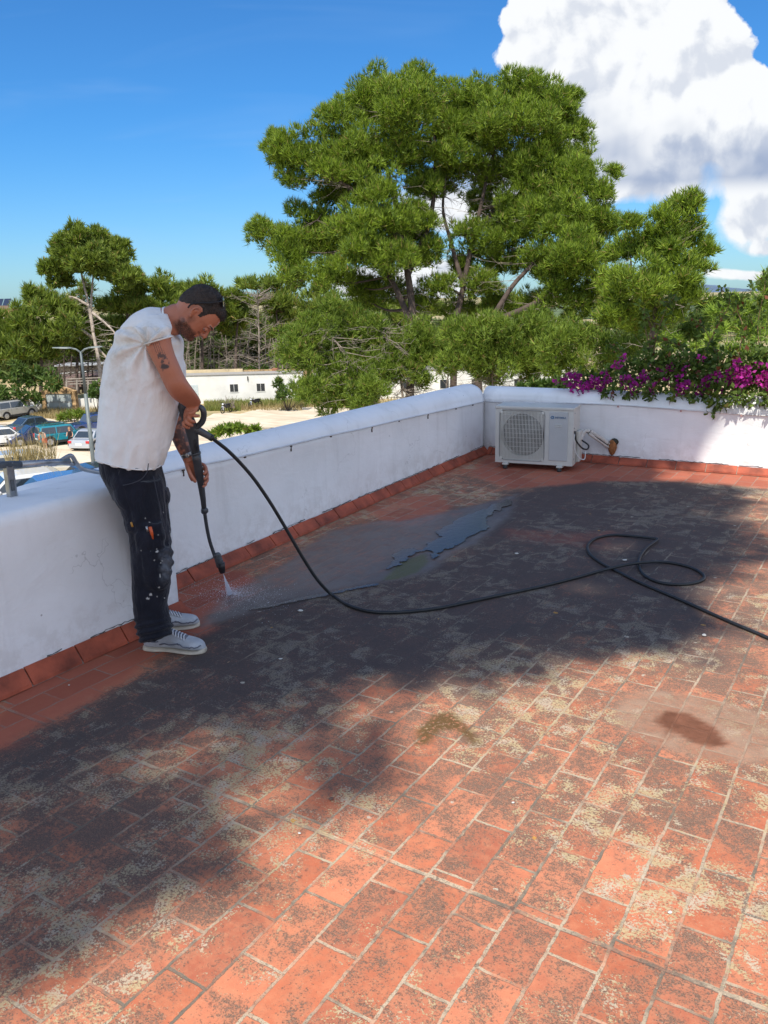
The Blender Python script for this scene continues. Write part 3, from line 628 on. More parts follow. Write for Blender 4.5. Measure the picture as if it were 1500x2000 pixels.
# black cable and thin drain loop hanging from the unit
q=MB(); q.tube(catmull([(ACW+0.008,0.05,zb+0.325),(ACW+0.02,0.05,zb+0.24),(ACW+0.07,0.10,zb+0.16),(ACW+0.11,0.14,zb+0.145),(ACW+0.115,0.16,zb+0.18),(ACW+0.05,0.18,zb+0.22)],6),0.008,7); q.obj('power_cable',mat('black_rubber_cable',(0.012,0.012,0.014),0.5),AC,True)
q=MB(); q.tube(catmull([(ACW+0.004,0.04,zb+0.30),(ACW+0.006,0.04,zb+0.18),(ACW+0.04,0.08,zb+0.08),(ACW+0.09,0.12,zb+0.05),(ACW+0.09,0.16,zb+0.12)],6),0.005,6); q.obj('drain_hose',CBL,AC,True)
# insulated pipes from the unit to a clay sleeve in the wall
def fy(x): return CORN[1]+(x-CORN[0])/(FARR[0]-CORN[0])*(FARR[1]-CORN[1])
we=onY(1188,867,7.80); 
p0=lp(ACW+0.03,0.22,zb+0.22); pw_=np.array([we[0],fy(we[0])-0.03,we[2]])
pA=onY(1136,852,7.55); pB=onY(1146,841,7.6); pC=onY(1168,852,7.7)
LAG=mat('pipe_lagging',(0.60,0.57,0.52),0.7,var=0.15,scale=30,bump=0.4,bscale=50)
q=MB(); q.tube(catmull([p0,pA,pB,pC,pw_],6),0.020,10); dv=np.array([0.0,0,0.033]); 
pg=q.obj('refrigerant_pipe',LAG,smooth=True); tag(pg,'pale lagged pipe pair arching from the air conditioner into the far parapet','pipe')
q=MB(); q.tube(catmull([pB+[0.02,0.0,-0.028],pC+[0.0,0.0,-0.034],pw_+[0,0,-0.034]],6),0.015,8); q.obj('second_pipe',LAG,pg,True)
q=MB(); 
for P in(pC*0.25+pB*0.75,pC*0.05+pw_*0.95): q.tube([P+np.array([-0.006,0,0.004]),P+np.array([0.008,0,-0.003])],0.024,10)
q.tube(catmull([pB+np.array([0,-0.022,-0.01]),pC+np.array([0,-0.022,-0.012]),pw_+np.array([0,-0.022,-0.012])],4),0.0045,6); q.obj('tape_band',mat('black_tape',(0.02,0.02,0.022),0.5),pg,True)
q=MB(); c=pw_+np.array([0.035,0.015,-0.035]); vv=[]
rr=[]
for k,(r,y) in enumerate([(0.050,0.02),(0.055,-0.005),(0.045,-0.020),(0.020,-0.026)]):
    rr.append([(c[0]+r*0.8*math.cos(a)*(1-0.25*(math.sin(a)<0)*abs(math.sin(a))),c[1]+y,c[2]+r*1.45*math.sin(a)) for a in [2*math.pi*i/14 for i in range(14)]])
q.rings(rr); cl=q.obj('clay_sleeve',mat('orange_filler',(0.34,0.13,0.04),0.85,var=0.3,scale=40,bump=0.8,bscale=60),smooth=True); fixnorm(cl); tag(cl,'orange clay filler lump where the pipes enter the far parapet','wall filler')
q=MB(); q.ball((c[0]+0.015,c[1]+0.005,c[2]+0.055),(0.042,0.02,0.035),9,6); q.obj('dark_filler',mat('dark_filler',(0.05,0.045,0.03),0.9,var=0.4,scale=60,bump=0.8),cl,True)
# ================================================================ street level ground
def ground():
    rs=[8,14,20,26,30,34,38,42,46,50,55,60,70,80,95,110,130,160,200,300,500,900,1600,3000,6000]; N=72; V=[];F=[]
    for r in rs:
        for k in range(N):
            a=2*math.pi*k/N; V.append((r*math.cos(a),r*math.sin(a),terr(r,0)-0.02))
    V.append((0,0,-5.77)); c=len(V)-1
    for i in range(len(rs)-1):
        for k in range(N): k2=(k+1)%N; F.append((i*N+k,(i+1)*N+k,(i+1)*N+k2,i*N+k2))
    for k in range(N): F.append((c,k,(k+1)%N))
    q=MB(); q.add(V,F)
    m,t,b=newmat('dry_ground'); co=t.new('ShaderNodeTexCoord').outputs['Object']
    n=t.noise(co,0.05,5,0.6); n2=t.noise(co,1.2,6,0.65)
    c1=t.ramp(n2,[(0.3,(0.34,0.25,0.12)),(0.7,(0.50,0.40,0.22))]); c2=t.ramp(n2,[(0.3,(0.07,0.10,0.03)),(0.7,(0.16,0.18,0.06))])
    t.link(t.mix(t.sstep(n,0.45,0.58),c1,c2),b.inputs['Base Color']); b.inputs['Roughness'].default_value=0.95
    o=q.obj('ground',m); tag(o,'dry grassy ground around the car park',kind='structure')
    # car park, pale sand
    P=[gg(x,y) for x,y in[(-260,833),(20,824),(90,820),(160,820),(350,818),(440,808),(560,796),(700,795),(800,800),(900,860)]]
    far=[p[:2] for p in P]; ctr=np.array([-6.0,14.0]); V=[];F=[]; K=40
    fr=catmull([np.array([p[0],p[1],0]) for p in far],4)
    for i,p in enumerate(fr):
        for k in range(K+1):
            # jagged verge
            j=1+0.012*math.sin(i*1.7)+0.008*math.sin(i*4.1)
            w=ctr+(p[:2]*j-ctr)*k/K; V.append((w[0],w[1],terr(w[0],w[1])+0.012))
    for i in range(len(fr)-1):
        for k in range(K): F.append((i*(K+1)+k,(i+1)*(K+1)+k,(i+1)*(K+1)+k+1,i*(K+1)+k+1))
    q=MB(); q.add(V,F); m,t,b=newmat('pale_sand'); co=t.new('ShaderNodeTexCoord').outputs['Object']
    n=t.noise(co,0.35,6,0.65); c=t.ramp(n,[(0.3,(0.50,0.41,0.29)),(0.65,(0.66,0.57,0.44))]); tr=t.noise(t.vmath('MULTIPLY',co,(0.25,2.2,1)),1.0,5,0.6); c=t.mix(t.sstep(tr,0.50,0.66,0,0.6),c,rgb(0.40,0.31,0.21))
    t.link(c,b.inputs['Base Color']); b.inputs['Roughness'].default_value=0.95; o=q.obj('car_park',m); fixnorm(o); tag(o,'pale sandy car park surface',kind='structure')
ground()
# ================================================================ vegetation
def foliage_mat(name,dark,light,dry=(0.30,0.22,0.08),trans=0.30,dryp=0.04,scale=0.6):
    m=bpy.data.materials.new(name); m.use_nodes=True; t=NT(m.node_tree); b=m.node_tree.nodes['Principled BSDF']; out=m.node_tree.nodes['Material Output']
    g=t.new('ShaderNodeNewGeometry'); ri=g.outputs['Random Per Island']; co=t.new('ShaderNodeTexCoord').outputs['Object']
    f=t.math('ADD',t.math('MULTIPLY',ri,0.55),t.math('MULTIPLY',t.noise(co,scale,3,0.6),0.55))
    c=t.ramp(f,[(0.22,dark),(0.50,tuple((a+b_)*0.42 for a,b_ in zip(dark,light))),(0.82,light)]); c=t.mix(t.sstep(ri,1-dryp,1-dryp*0.8),c,rgb(*dry))
    t.link(c,b.inputs['Base Color']); b.inputs['Roughness'].default_value=0.6; b.inputs['Specular IOR Level'].default_value=0.3
    tr=t.new('ShaderNodeBsdfTranslucent'); t.link(t.mix(1.0,c,rgb(1.15,1.25,0.6),'MULTIPLY'),tr.inputs[0]); mx=t.new('ShaderNodeMixShader'); mx.inputs[0].default_value=trans
    t.link(b.outputs[0],mx.inputs[1]); t.link(tr.outputs[0],mx.inputs[2]); t.link(mx.outputs[0],out.inputs[0]); return m
PINE=foliage_mat('pine_needles',(0.040,0.090,0.014),(0.30,0.41,0.038),trans=0.24,scale=0.9)
PINEF=foliage_mat('distant_pine_needles',(0.070,0.12,0.022),(0.26,0.33,0.05),scale=0.3)
PINEY=foliage_mat('young_pine_needles',(0.07,0.13,0.018),(0.25,0.34,0.045))
BUSHM=foliage_mat('shrub_leaves',(0.04,0.085,0.018),(0.13,0.20,0.04))
BARK=mat('pine_bark',(0.085,0.06,0.048),0.9,var=0.3,scale=3,bump=0.6,bscale=14)
PALEBARK=mat('pale_bark',(0.40,0.34,0.29),0.9,var=0.25,scale=2,bump=0.5,bscale=14)
TWIG=mat('dead_twigs',(0.23,0.19,0.155),0.9,var=0.3,scale=3)
def unit(n): 
    v=RNG.normal(size=(n,3)); return v/np.linalg.norm(v,axis=1,keepdims=True)
def tufts(C,Rr,dens,ln,wd,k=4,up=0.5,low=-0.55,squash=0.82,shell=0.28):
    """leaf triangles on the puffs with centres C and radii Rr"""
    outs=[]
    for c,r in zip(C,Rr):
        n=max(12,int(dens*4*math.pi*r*r)); d=unit(int(n*1.5)); d=d[d[:,2]>low-0.3*RNG.random(len(d))][:n]; n=len(d)
        lump=1+0.16*np.sin(d[:,0]*7+c[0])*np.sin(d[:,1]*6+c[1]*2)*1.0+0.08*np.sin(d[:,2]*11+c[2])
        rad=r*lump*(1-shell*RNG.random(n)**1.6); p=c+d*rad[:,None]*np.array([1,1,squash])
        base=np.repeat(p,k,0); dd=np.repeat(d,k,0)*0.75+np.array([0,0,up])+RNG.normal(size=(n*k,3))*0.55; dd/=np.linalg.norm(dd,axis=1,keepdims=True)
        L=ln*(0.6+0.8*RNG.random(n*k))[:,None]; s=np.cross(dd,unit(n*k)); s/=np.linalg.norm(s,axis=1,keepdims=True)+1e-9; w=wd*(0.7+0.6*RNG.random(n*k))[:,None]
        T=np.stack([base-s*w*0.5,base+s*w*0.5,base+dd*L],1); outs.append(T.reshape(-1,3))
    return np.concatenate(outs)
def subpuffs(C,R,m=14,fr=0.50,off=0.74):
    cs=[];rs=[]
    for c,r in zip(C,R):
        d=unit(m); d[:,2]=d[:,2]*0.75+0.10
        for v in d:
            o_=0.25+0.80*RNG.random()**0.7; cs.append(c+v*r*o_); rs.append(r*fr*(1.25-0.65*o_)*(0.7+0.5*RNG.random()))
        cs.append(c-np.array([0,0,r*0.1])); rs.append(r*0.5)
    return cs,rs
def tree(name,label,blobs,trunks,D,leaf,barkm,group=None,ln=0.40,wd=0.052,dens=12.0,spread=0.8,tr=0.28,limbs=0.6,twigs=0,cat='tree',k=6,low=-0.35,base=None,sub=15,up=0.75,twm=None,fat=1.2):
    """blobs: (px,py,rpx[,dD]) bearings of leaf masses, placed at true distances around D"""
    C=[];R=[]
    for bl in blobs:
        px,py,r=bl[:3]; rm=r*D/FPX; dD=(bl[3] if len(bl)>3 else (RNG.random()-0.5)*2*spread*max(1.5,rm*1.6)); d=D+dD; C.append(at(px,py,d)); R.append(r*d/FPX*fat)
    root=at(*trunks[0][0],D); gzz=terr(root[0],root[1]) if base is None else base
    rt=np.array([root[0],root[1],gzz]); e=empty(name,tuple(rt)); tag(e,label,cat,group)
    sc,sr=subpuffs(C,R,sub)
    V=tufts(sc,sr,dens,ln,wd,k=k,low=low,up=up)-rt
    link('crown',tris_mesh('crown',V,3),leaf,e,False)
    q=MB(); nodes=[]
    for ti,tp in enumerate(trunks):
        P=[at(x,y,D+(0 if ti==0 else (ti%3-1)*1.2)) for x,y in tp]
        if P[0][2]>gzz+0.3 and ti==0: P=[np.array([P[0][0]+0.1,P[0][1],gzz-0.1])]+P
        elif ti>0: P[0]=P[0]
        P=catmull(P,5); n=len(P); r0=tr*(1 if ti==0 else 0.65); rad=[r0*(1-0.75*i/(n-1)) for i in range(n)]
        q.tube([p-rt for p in P],rad,8); nodes+=[(p,r) for p,r in zip(P,rad)][n//4:]
    for c,r in zip(C,R):
        if RNG.random()<limbs and nodes:
            j=min(range(len(nodes)),key=lambda i:np.linalg.norm(nodes[i][0]-c)+max(0,nodes[i][0][2]-c[2]+0.2)*1.5); a,ra=nodes[j]; mid=(a+c)/2+np.array([0,0,-0.08*np.linalg.norm(c-a)])+RNG.normal(size=3)*0.12
            q.tube([p-rt for p in catmull([a,mid,c],4)],[ra*0.5*(1-0.85*i/8)+0.012 for i in range(9)],5,cap=False)
            for s in range(3):
                g=c+unit(1)[0]*r*0.8; q.tube([mid*0.4+c*0.6-rt,(c+g)/2-rt,g-rt],[0.03,0.02,0.008],4,cap=False)
    q.obj('trunk',barkm,e,True)
    if twigs:
        q=MB()
        for i in range(twigs):
            a,ra=nodes[int(RNG.random()*len(nodes))]; d=unit(1)[0]; d[2]=d[2]*0.4-0.1; L=(1.0+2.2*RNG.random()); b_=a+d*L; md=(a+b_)/2+unit(1)[0]*0.18
            q.tube([a-rt,md-rt,b_-rt],[0.03,0.018,0.006],3,cap=False)
            for s in range(4):
                f=0.3+0.7*RNG.random(); o_=a+(b_-a)*f; g=o_+(unit(1)[0]+d*0.7)*0.5; q.tube([o_-rt,g-rt],[0.012,0.004],3,cap=False)
        q.obj('dead_branches',twm or TWIG,e)
    return e
# --- big pine group beyond the terrace
TG='tall pines beyond the terrace'
tree('pine_tree','broad pine forming the left half of the tall group, boughs reaching left',
 [(760,185,50),(830,172,38),(705,212,50),(780,235,65),(655,240,40),(860,215,40),(740,370,45),(680,370,40),(830,370,30),(870,300,34),(600,300,45),(548,305,36),(640,325,50),(700,310,55),(575,345,34),(760,315,50),(620,425,45),(520,458,34),(560,485,40),(620,485,48),(690,440,50),(760,430,50),(825,430,38),(700,500,45),(770,510,42),(640,545,38),(580,535,36),(835,500,38),(498,455,16),(540,270,16),(650,380,30,2),(700,560,30,3),(760,570,30,3),(690,320,46,3),(800,300,46,3),(820,360,40,3),(640,470,44,3),(740,490,44,4),(800,470,40,3),(720,590,34,4),(820,590,34,3),(790,210,50,3)],
 [[(800,790),(806,640),(800,560),(785,470),(770,380),(750,300),(760,220)],[(806,640),(760,540),(690,470),(620,430)],[(795,540),(840,430),(850,300),(840,200)],[(785,470),(700,380),(620,330)]],57,PINE,BARK,TG,twigs=130,tr=0.36)
tree('pine_tree','tall pine forming the rounded upper right top of the tall group',
 [(960,188,48),(1030,188,50),(900,200,40),(1080,215,45),(1105,245,38),(1000,250,62),(1065,290,55),(930,285,50),(1125,270,28),(890,335,34),(960,340,44),(1035,340,48),(905,455,24),(960,480,42),(990,520,42),(1010,450,38),(900,250,40),(1120,190,14),(870,370,22),(1100,330,34),(1140,300,18),(870,260,34),(1000,400,34),(900,520,30),(860,560,28),(940,560,34),(1000,330,50,3),(930,240,46,3),(940,400,34,4),(980,440,44,4),(900,610,30,4),(980,600,34,4)],
 [[(885,790),(890,640),(905,560),(925,460),(940,400),(955,330),(980,250)],[(905,560),(880,470),(865,400),(880,300)],[(925,460),(990,380),(1040,300)]],59,PINE,BARK,TG,twigs=120,tr=0.30)
tree('pine_tree','dark leaning pine right in the tall group with a long slanting lower limb',
 [(1060,370,48),(1130,360,50),(1175,375,30),(1150,430,50),(1095,440,52),(1185,440,24),(1060,500,38),(1130,510,55),(1178,500,28),(1090,565,45),(1160,575,42),(1055,440,46),(1200,340,12),(1130,610,30),(1185,560,25),(1040,420,30),(1090,400,50,3),(1140,470,50,3),(1080,530,44,4),(1050,600,34,4)],
 [[(935,790),(935,700),(950,640),(1030,600),(1100,560),(1150,480),(1150,400)],[(950,640),(1000,560),(1050,500),(1070,420)]],56,PINE,BARK,TG,twigs=70,tr=0.34)
tree('pine_tree','pine right of the tall group with a leaning pointed top above the flowering vine',
 [(1330,420,40),(1285,460,42),(1350,470,34),(1240,490,34),(1300,540,50),(1358,520,28),(1250,560,48),(1320,600,42),(1220,610,40),(1270,630,42),(1200,560,32),(1382,492,14),(1355,395,16),(1230,440,15),(1345,570,28),(1190,620,26),(1300,490,40)],
 [[(1270,780),(1272,680),(1280,600),(1300,520),(1330,440)],[(1275,640),(1240,560),(1230,490)]],42,PINE,BARK,None,ln=0.36,wd=0.05,dens=14,k=6,twigs=40,tr=0.2)
# --- young pines in front of them
YG='young pines below the tall group'
def yb(l): return l
tree('young_pine','bright green young pine nearest the parked white car, lowest of the row',[(590,695,40),(655,725,48),(700,745,44),(560,690,24),(610,765,36),(650,780,34),(700,785,30),(735,760,30),(600,660,30),(760,725,34)],[[(690,860),(690,780),(680,700),(640,650)]],52,PINEY,TWIG,YG,ln=0.36,wd=0.055,dens=11,k=6,low=-0.8,twigs=60,tr=0.12)
tree('young_pine','young bushy pine with grey bare twigs between the two lower trunks',[(620,640,34),(680,640,36),(740,650,34),(700,690,44),(760,690,40),(820,660,40),(800,710,40),(850,690,40),(570,660,24),(650,600,26),(820,740,26)],[[(790,850),(785,760),(770,690),(740,640)]],53,PINEY,TWIG,YG,ln=0.36,wd=0.055,dens=10,k=6,low=-0.8,twigs=120,tr=0.12)
tree('young_pine','young pine with a flat leafy top just above the corner of the white parapet',[(900,650,42),(960,650,44),(1010,640,44),(1060,650,36),(930,700,44),(1000,700,44),(880,710,30),(1060,700,34),(960,735,26),(1030,735,22)],[[(960,850),(962,760),(960,690)]],50,PINEY,TWIG,YG,ln=0.36,wd=0.055,dens=10,k=6,low=-0.8,twigs=70,tr=0.12)
tree('young_pine','pale green young pine behind the left end of the flowering vine',[(1090,680,36),(1130,660,36),(1170,680,34),(1120,715,32),(1180,720,28),(1210,690,28),(1075,725,22),(1240,670,24)],[[(1140,850),(1140,760),(1135,690)]],46,PINEY,TWIG,YG,ln=0.32,wd=0.05,dens=11,k=6,low=-0.8,twigs=50,tr=0.1)
# thicket of bare branches in the shade of the tall group
def bare_tree(name,label,P,D,h_spread,n,m,r=0.11,group=None,dn=0.0,L0=(1.2,3.0),curl=0.25):
    root=at(*P[0],D); gzz=terr(root[0],root[1]); rt=np.array([root[0],root[1],gzz]); e=empty(name,tuple(rt)); tag(e,label,'tree',group)
    pts=catmull([np.array([root[0],root[1],gzz-0.1])]+[at(x,y,D) for x,y in P],6); q=MB(); N=len(pts); q.tube([p-rt for p in pts],[r*(1-0.8*i/(N-1)) for i in range(N)],7); q.obj('trunk',m,e,True)
    q=MB()
    for i in range(n):
        f=RNG.random()**0.8; j=min(N-2,int((0.18+0.8*f)*(N-1))); a=pts[j]+(pts[j+1]-pts[j])*RNG.random(); th=RNG.random()*6.28; L=(L0[0]+(L0[1]-L0[0])*RNG.random())*(1.1-0.7*f)*h_spread
        d=np.array([math.cos(th),math.sin(th),0.25-dn+0.5*(RNG.random()-0.4)]); b_=a+d*L; md=(a+b_)/2+np.array([0,0,-curl*L*0.3])+unit(1)[0]*0.1*L
        q.tube([a-rt,md-rt,b_-rt],[0.035*r/0.11,0.02*r/0.11,0.006],4,cap=False)
        for s in range(6):
            g0=a+(b_-a)*(0.25+0.75*RNG.random()); g=g0+(unit(1)[0]*0.7+d*0.6)*L*0.28; q.tube([g0-rt,g-rt],[0.016*r/0.11,0.004],3,cap=False)
    q.obj('branches',m,e); return e
bare_tree('dead_tree','leafless grey tree with fine upswept twigs standing in front of the dark woods',[(506,735),(506,660),(504,600),(502,572)],92,1.25,70,TWIG,0.16,L0=(2.0,4.0),curl=-0.2)
for i,(x,y0,y1,D) in enumerate([(640,770,600,60),(735,780,620,61),(870,780,640,60),(1010,780,640,58),(960,780,600,62)]):
    bare_tree('dead_shrub',['grey leafless sapling at the left below the tall pines','grey leafless sapling between the first young pines','bare grey sapling beside the middle pine trunk','bare sapling under the slanting limb of the dark pine','tall bare sapling behind the parapet corner'][i],[(x,y0),(x+6,(y0+y1)/2),(x-4,y1)],D,1.0,60,TWIG,0.07,'bare saplings under the pines')
# --- woods on the left, beyond the car park
FG='trees of the woods beyond the car park'
kw=dict(ln=0.75,wd=0.16,dens=4.2,k=5,sub=9)
tree('pine_tree','tall pine with pale forked bare trunk and high flat crown, left of the man',[(150,475,30),(190,480,30),(118,492,18),(110,530,24),(165,512,34),(228,505,22),(205,525,26),(135,500,24),(235,480,12),(240,545,26),(120,555,18)],
 [[(197,745),(192,700),(182,650),(172,590),(160,540),(155,500)],[(182,650),(178,600),(182,540),(190,500)],[(182,660),(150,640),(120,645),(95,655)],[(180,610),(215,640),(240,670)],[(178,600),(140,580),(110,590)],[(185,675),(210,700),(222,715)]],92,PINEF,PALEBARK,FG,ln=0.6,wd=0.18,dens=5.5,twigs=110,tr=0.27,limbs=0.3,twm=PALEBARK)
tree('pine_tree','narrow dark pine immediately right of the pale forked trunk',[(228,500,18),(246,540,24),(262,575,26),(240,600,28),(275,605,24),(255,560,20),(268,640,26)],[[(250,740),(250,640),(240,520)]],97,PINEF,BARK,FG,**kw)
tree('pine_tree','bushy olive green pine at the left edge below the pale forked trunk',[(85,590,28),(115,605,28),(55,615,26),(70,650,34),(120,645,30),(20,650,30),(40,690,30),(95,690,34),(10,690,26),(-20,640,40),(-60,650,40),(60,575,14)],[[(80,760),(82,680),(85,600)]],88,PINEF,BARK,FG,**kw)
tree('pine_tree','dark pine over the road verge behind the lamp post',[(150,610,28),(180,640,26),(140,660,26),(205,600,24),(215,650,26),(160,570,20),(150,690,22)],[[(150,750),(152,680),(160,600)]],100,PINEF,BARK,FG,twigs=60,**kw)
tree('pine_tree','round topped green pine between the narrow dark pine and the head of the man',[(312,560,26),(340,570,24),(300,600,32),(335,610,30),(290,640,30),(320,650,28),(345,645,24)],[[(315,750),(315,640),(315,570)]],98,PINEF,BARK,FG,**kw)
tree('pine_tree','bright domed pine rising just behind the head of the man',[(390,570,28),(360,580,22),(420,575,22),(380,610,28),(420,610,26),(445,585,20),(450,620,24)],[[(395,735),(395,640),(390,570)]],101,PINEF,BARK,FG,**kw)
tree('pine_tree','pine with crown touching the dead grey tree on its left side',[(470,585,22),(455,600,22),(480,620,20),(450,640,22),(475,560,10)],[[(460,735),(462,660),(468,590)]],103,PINEF,BARK,FG,**kw)
tree('pine_tree','green pine between the dead grey tree and the big pine group',[(530,560,22),(500,560,18),(550,590,26),(530,610,22),(560,630,24),(545,650,22),(510,590,14),(575,560,20),(600,600,26),(620,570,20)],[[(545,735),(545,660),(535,570)]],96,PINEF,BARK,FG,**kw)
tree('pine_tree','distant pine seen through the gaps of the big pine group',[(640,590,26),(690,610,26),(740,600,26),(790,620,26),(850,610,24),(900,620,26),(960,600,24),(1010,600,24)],[[(760,745),(760,680),(760,600)]],120,PINEF,BARK,FG,**kw)
# bare trunks at the edge of the woods (each a tree of its own)
TRG='bare trunked pines at the edge of the woods'
lab=[]
for i in range(30):
    x=345+i*8.2+RNG.random()*5; 
    if 495<x<515: continue
    D=104+RNG.random()*10; p=[(x,738),(x+RNG.normal()*3,690),(x+RNG.normal()*6,640),(x+RNG.normal()*9,605)]
    bare_tree('bare_pine','grey bare trunked pine packed in the dark edge of the woods above the cream wall',p,D,0.9,26,TWIG,0.12,TRG,L0=(1.2,3.2))
for i in range(9):
    x=92+i*11+RNG.random()*5; D=98+RNG.random()*8; p=[(x,735),(x+RNG.normal()*2,700),(x+RNG.normal()*4,665)]
    bare_tree('bare_pine','brown bare trunked pine standing along the road behind the street lamp',p,D,0.9,16,BARK,0.14,'bare trunked pines along the road',L0=(1.2,2.6))
# woodland mass behind (nobody could count it)
V=[];
cs=[];rs=[]
for i in range(520):
    x=-150+i*2.4+RNG.random()*8; top=np.interp(x,[-150,0,100,200,300,400,480,600,800,1080],[640,650,640,610,600,600,612,600,620,640])
    D=118+RNG.random()*25; y=top+18+RNG.random()*115; cs.append(at(x,y,D)); rs.append((16+RNG.random()*10)*D/FPX)
for i in range(90):
    x=1080+i*7+RNG.random()*8; D=160+RNG.random()*60; y=np.interp(x,[1080,1380,1500],[640,612,600])+RNG.random()*40; cs.append(at(x,y,D)); rs.append((14+RNG.random()*8)*D/FPX)
wv_=tufts(*subpuffs(cs,rs,4),1.6,1.3,0.45,k=3,low=-0.9); wo=link('woodland',tris_mesh('woodland',wv_,3),foliage_mat('woodland_leaves',(0.035,0.06,0.018),(0.15,0.20,0.05),scale=0.15),None,False); tag(wo,'dark woodland mass filling the background between the nearer pines','woodland',kind='stuff')
# undergrowth floor of the wood: dark trunks strip
# --- shrubs
def bush(label,blobs,D,m=BUSHM,ln=0.3,wd=0.14,dens=9,cat='bush',name='bush',group=None,base=None,k=3,low=-0.9,up=0.2,stem=True):
    C=[at(x,y,D+(RNG.random()-0.5)*D*0.03) for x,y,_ in blobs]; R=[r*D/FPX for _,_,r in blobs]
    c0=np.mean(C,0); rt=np.array([c0[0],c0[1],terr(c0[0],c0[1]) if base is None else base]); e=empty(name,tuple(rt)); tag(e,label,cat,group)
    sc,sr=subpuffs(C,R,5); link('foliage',tris_mesh('foliage',tufts(sc,sr,dens,ln,wd,k=k,low=low,up=up)-rt,3),m,e,False)
    q=MB()
    for c in C: q.tube([np.array([0,0,-0.1]),(c-rt)*0.5+RNG.normal(size=3)*0.1,c-rt],[0.05*min(1,D/70),0.03*min(1,D/70),0.012*min(1,D/70)],5,cap=False)
    q.obj('stems',BARK,e); return e
bush('dense green bank of shrubs above the silver off-road car',[(20,745,26),(60,740,26),(95,745,24),(45,770,22),(5,770,24),(75,775,16),(-40,760,34),(110,755,12),(30,720,14),(70,722,12)],80,ln=0.5,wd=0.22,dens=5)
bush('small green shrub between the stone gateway and the back of the man',[(188,757,12),(193,770,10),(180,768,8)],80,ln=0.4,wd=0.18,dens=6)
bush('weedy green tuft at the foot of the stone gateway',[(150,806,8),(135,812,8),(160,812,7),(122,815,6)],76,ln=0.5,wd=0.1,dens=6,m=PINEY)
bush('round clipped shrub on top of the cream wall in front of the woods',[(497,717,8),(512,719,9),(485,720,6),(522,721,6)],99,ln=0.3,wd=0.2,dens=8)
bush('green shrub growing against the end of the white building',[(545,755,10),(560,770,14),(545,775,9),(575,760,12),(590,775,12),(545,745,7)],80,ln=0.4,wd=0.16,dens=6)
bush('leafy branch tips rising just over the parapet beside the hose',[(430,842,8),(450,838,9),(470,836,9),(487,842,7),(415,850,6),(500,838,6)],31,ln=0.22,wd=0.11,dens=11,m=PINEY)
# ================================================================ tree behind the camera that shades the terrace
def shade_tree():
    pol=gp([(-400,2000),(0,1985),(160,1915),(300,1800),(380,1720),(470,1685),(500,1625),(560,1570),(650,1545),(770,1500),(760,1440),(830,1385),(960,1358),(1100,1325),(1250,1285),(1345,1235),(1350,1170),(1310,1130),(1400,1105),(1480,1062),(1465,1030),(1370,1035),(1350,1005),(1470,980),(1455,950),(1330,938)])
    pol=pol+[(-1.72,7.2),(-1.75,7.9),(-1.65,8.6),(-1.8,9.6),(-6.2,9.6),(-6.2,-1.5)]
    H=[(gp([(240,1480),(380,1450),(480,1415),(510,1440),(420,1500),(300,1515)]),0.96),(gp([(430,1540),(520,1470),(600,1400),(760,1335),(960,1330),(1000,1350),(780,1420),(640,1455),(560,1520),(480,1570)]),0.95),
       (gp([(1090,1140),(1240,1128),(1250,1152),(1110,1168)]),0.92),(gp([(1180,1058),(1330,1048),(1340,1072),(1200,1085)]),0.8),(gp([(560,1320),(700,1290),(760,1300),(640,1340)]),0.6),(gp([(0,1870),(160,1800),(260,1790),(150,1900),(0,1960)]),0.6),
       ([(-2.75,7.3),(-2.45,7.3),(-2.4,8.5),(-2.65,8.5)],0.35),([(-3.3,7.8),(-3.1,7.8),(-3.05,8.6),(-3.25,8.6)],0.35)]
    n=170000; X=RNG.uniform(-6.3,1.5,n); Y=RNG.uniform(-1.6,9.7,n)
    d=sdist(pol,X,Y)+0.75*(fbm(X,Y,1.7,201)-0.5)+0.40*(fbm(X,Y,5,205)-0.5)
    p=sm(d,-0.12,0.40)
    for h,a in H: p*=1-a*sm(sdist(h,X,Y)+0.25*(fbm(X,Y,3,210)-0.5),-0.20,0.04)
    keep=RNG.random(n)<p**1.8*0.52; X=X[keep];Y=Y[keep]; n=len(X)
    # fewer leaves where nobody needs them; height follows clump noise
    h=11.5+4.5*fbm(X,Y,0.7,220)+RNG.random(n)*1.5
    B=np.stack([X,Y,np.zeros(n)],1)+SUN[None,:]*(h/SUN[2])[:,None]
    ax=unit(n); s=np.cross(ax,unit(n)); s/=np.linalg.norm(s,axis=1,keepdims=True); L=(0.14+0.12*RNG.random(n))[:,None]
    T=np.stack([B-s*L*0.5,B+s*L*0.5,B+ax*L*1.6],1).reshape(-1,3)
    rt=np.array([-4.9,-6.5,-6.1]); e=empty('pine_tree',tuple(rt)); tag(e,'tall pine behind the camera that shades the terrace','tree')
    link('crown',tris_mesh('crown',T-rt,3),PINE,e,False)
    q=MB(); P=catmull([rt,rt+[0.1,0.2,7],rt+[0.6,0.5,13],rt+[1.9,1.0,17],rt+[2.3,1.3,19]],6); q.tube([p-rt for p in P],[0.42*(1-0.8*i/len(P)) for i in range(len(P))],10)
    for i in range(14):
        a=P[18+int(RNG.random()*(len(P)-20))]; c=B[int(RNG.random()*n)]; q.tube([p-rt for p in catmull([a,(a+c)/2+[0,0,-0.4],c],4)],[0.07-0.006*k for k in range(9)],5,cap=False)
    q.obj('trunk',BARK,e,True)
shade_tree()
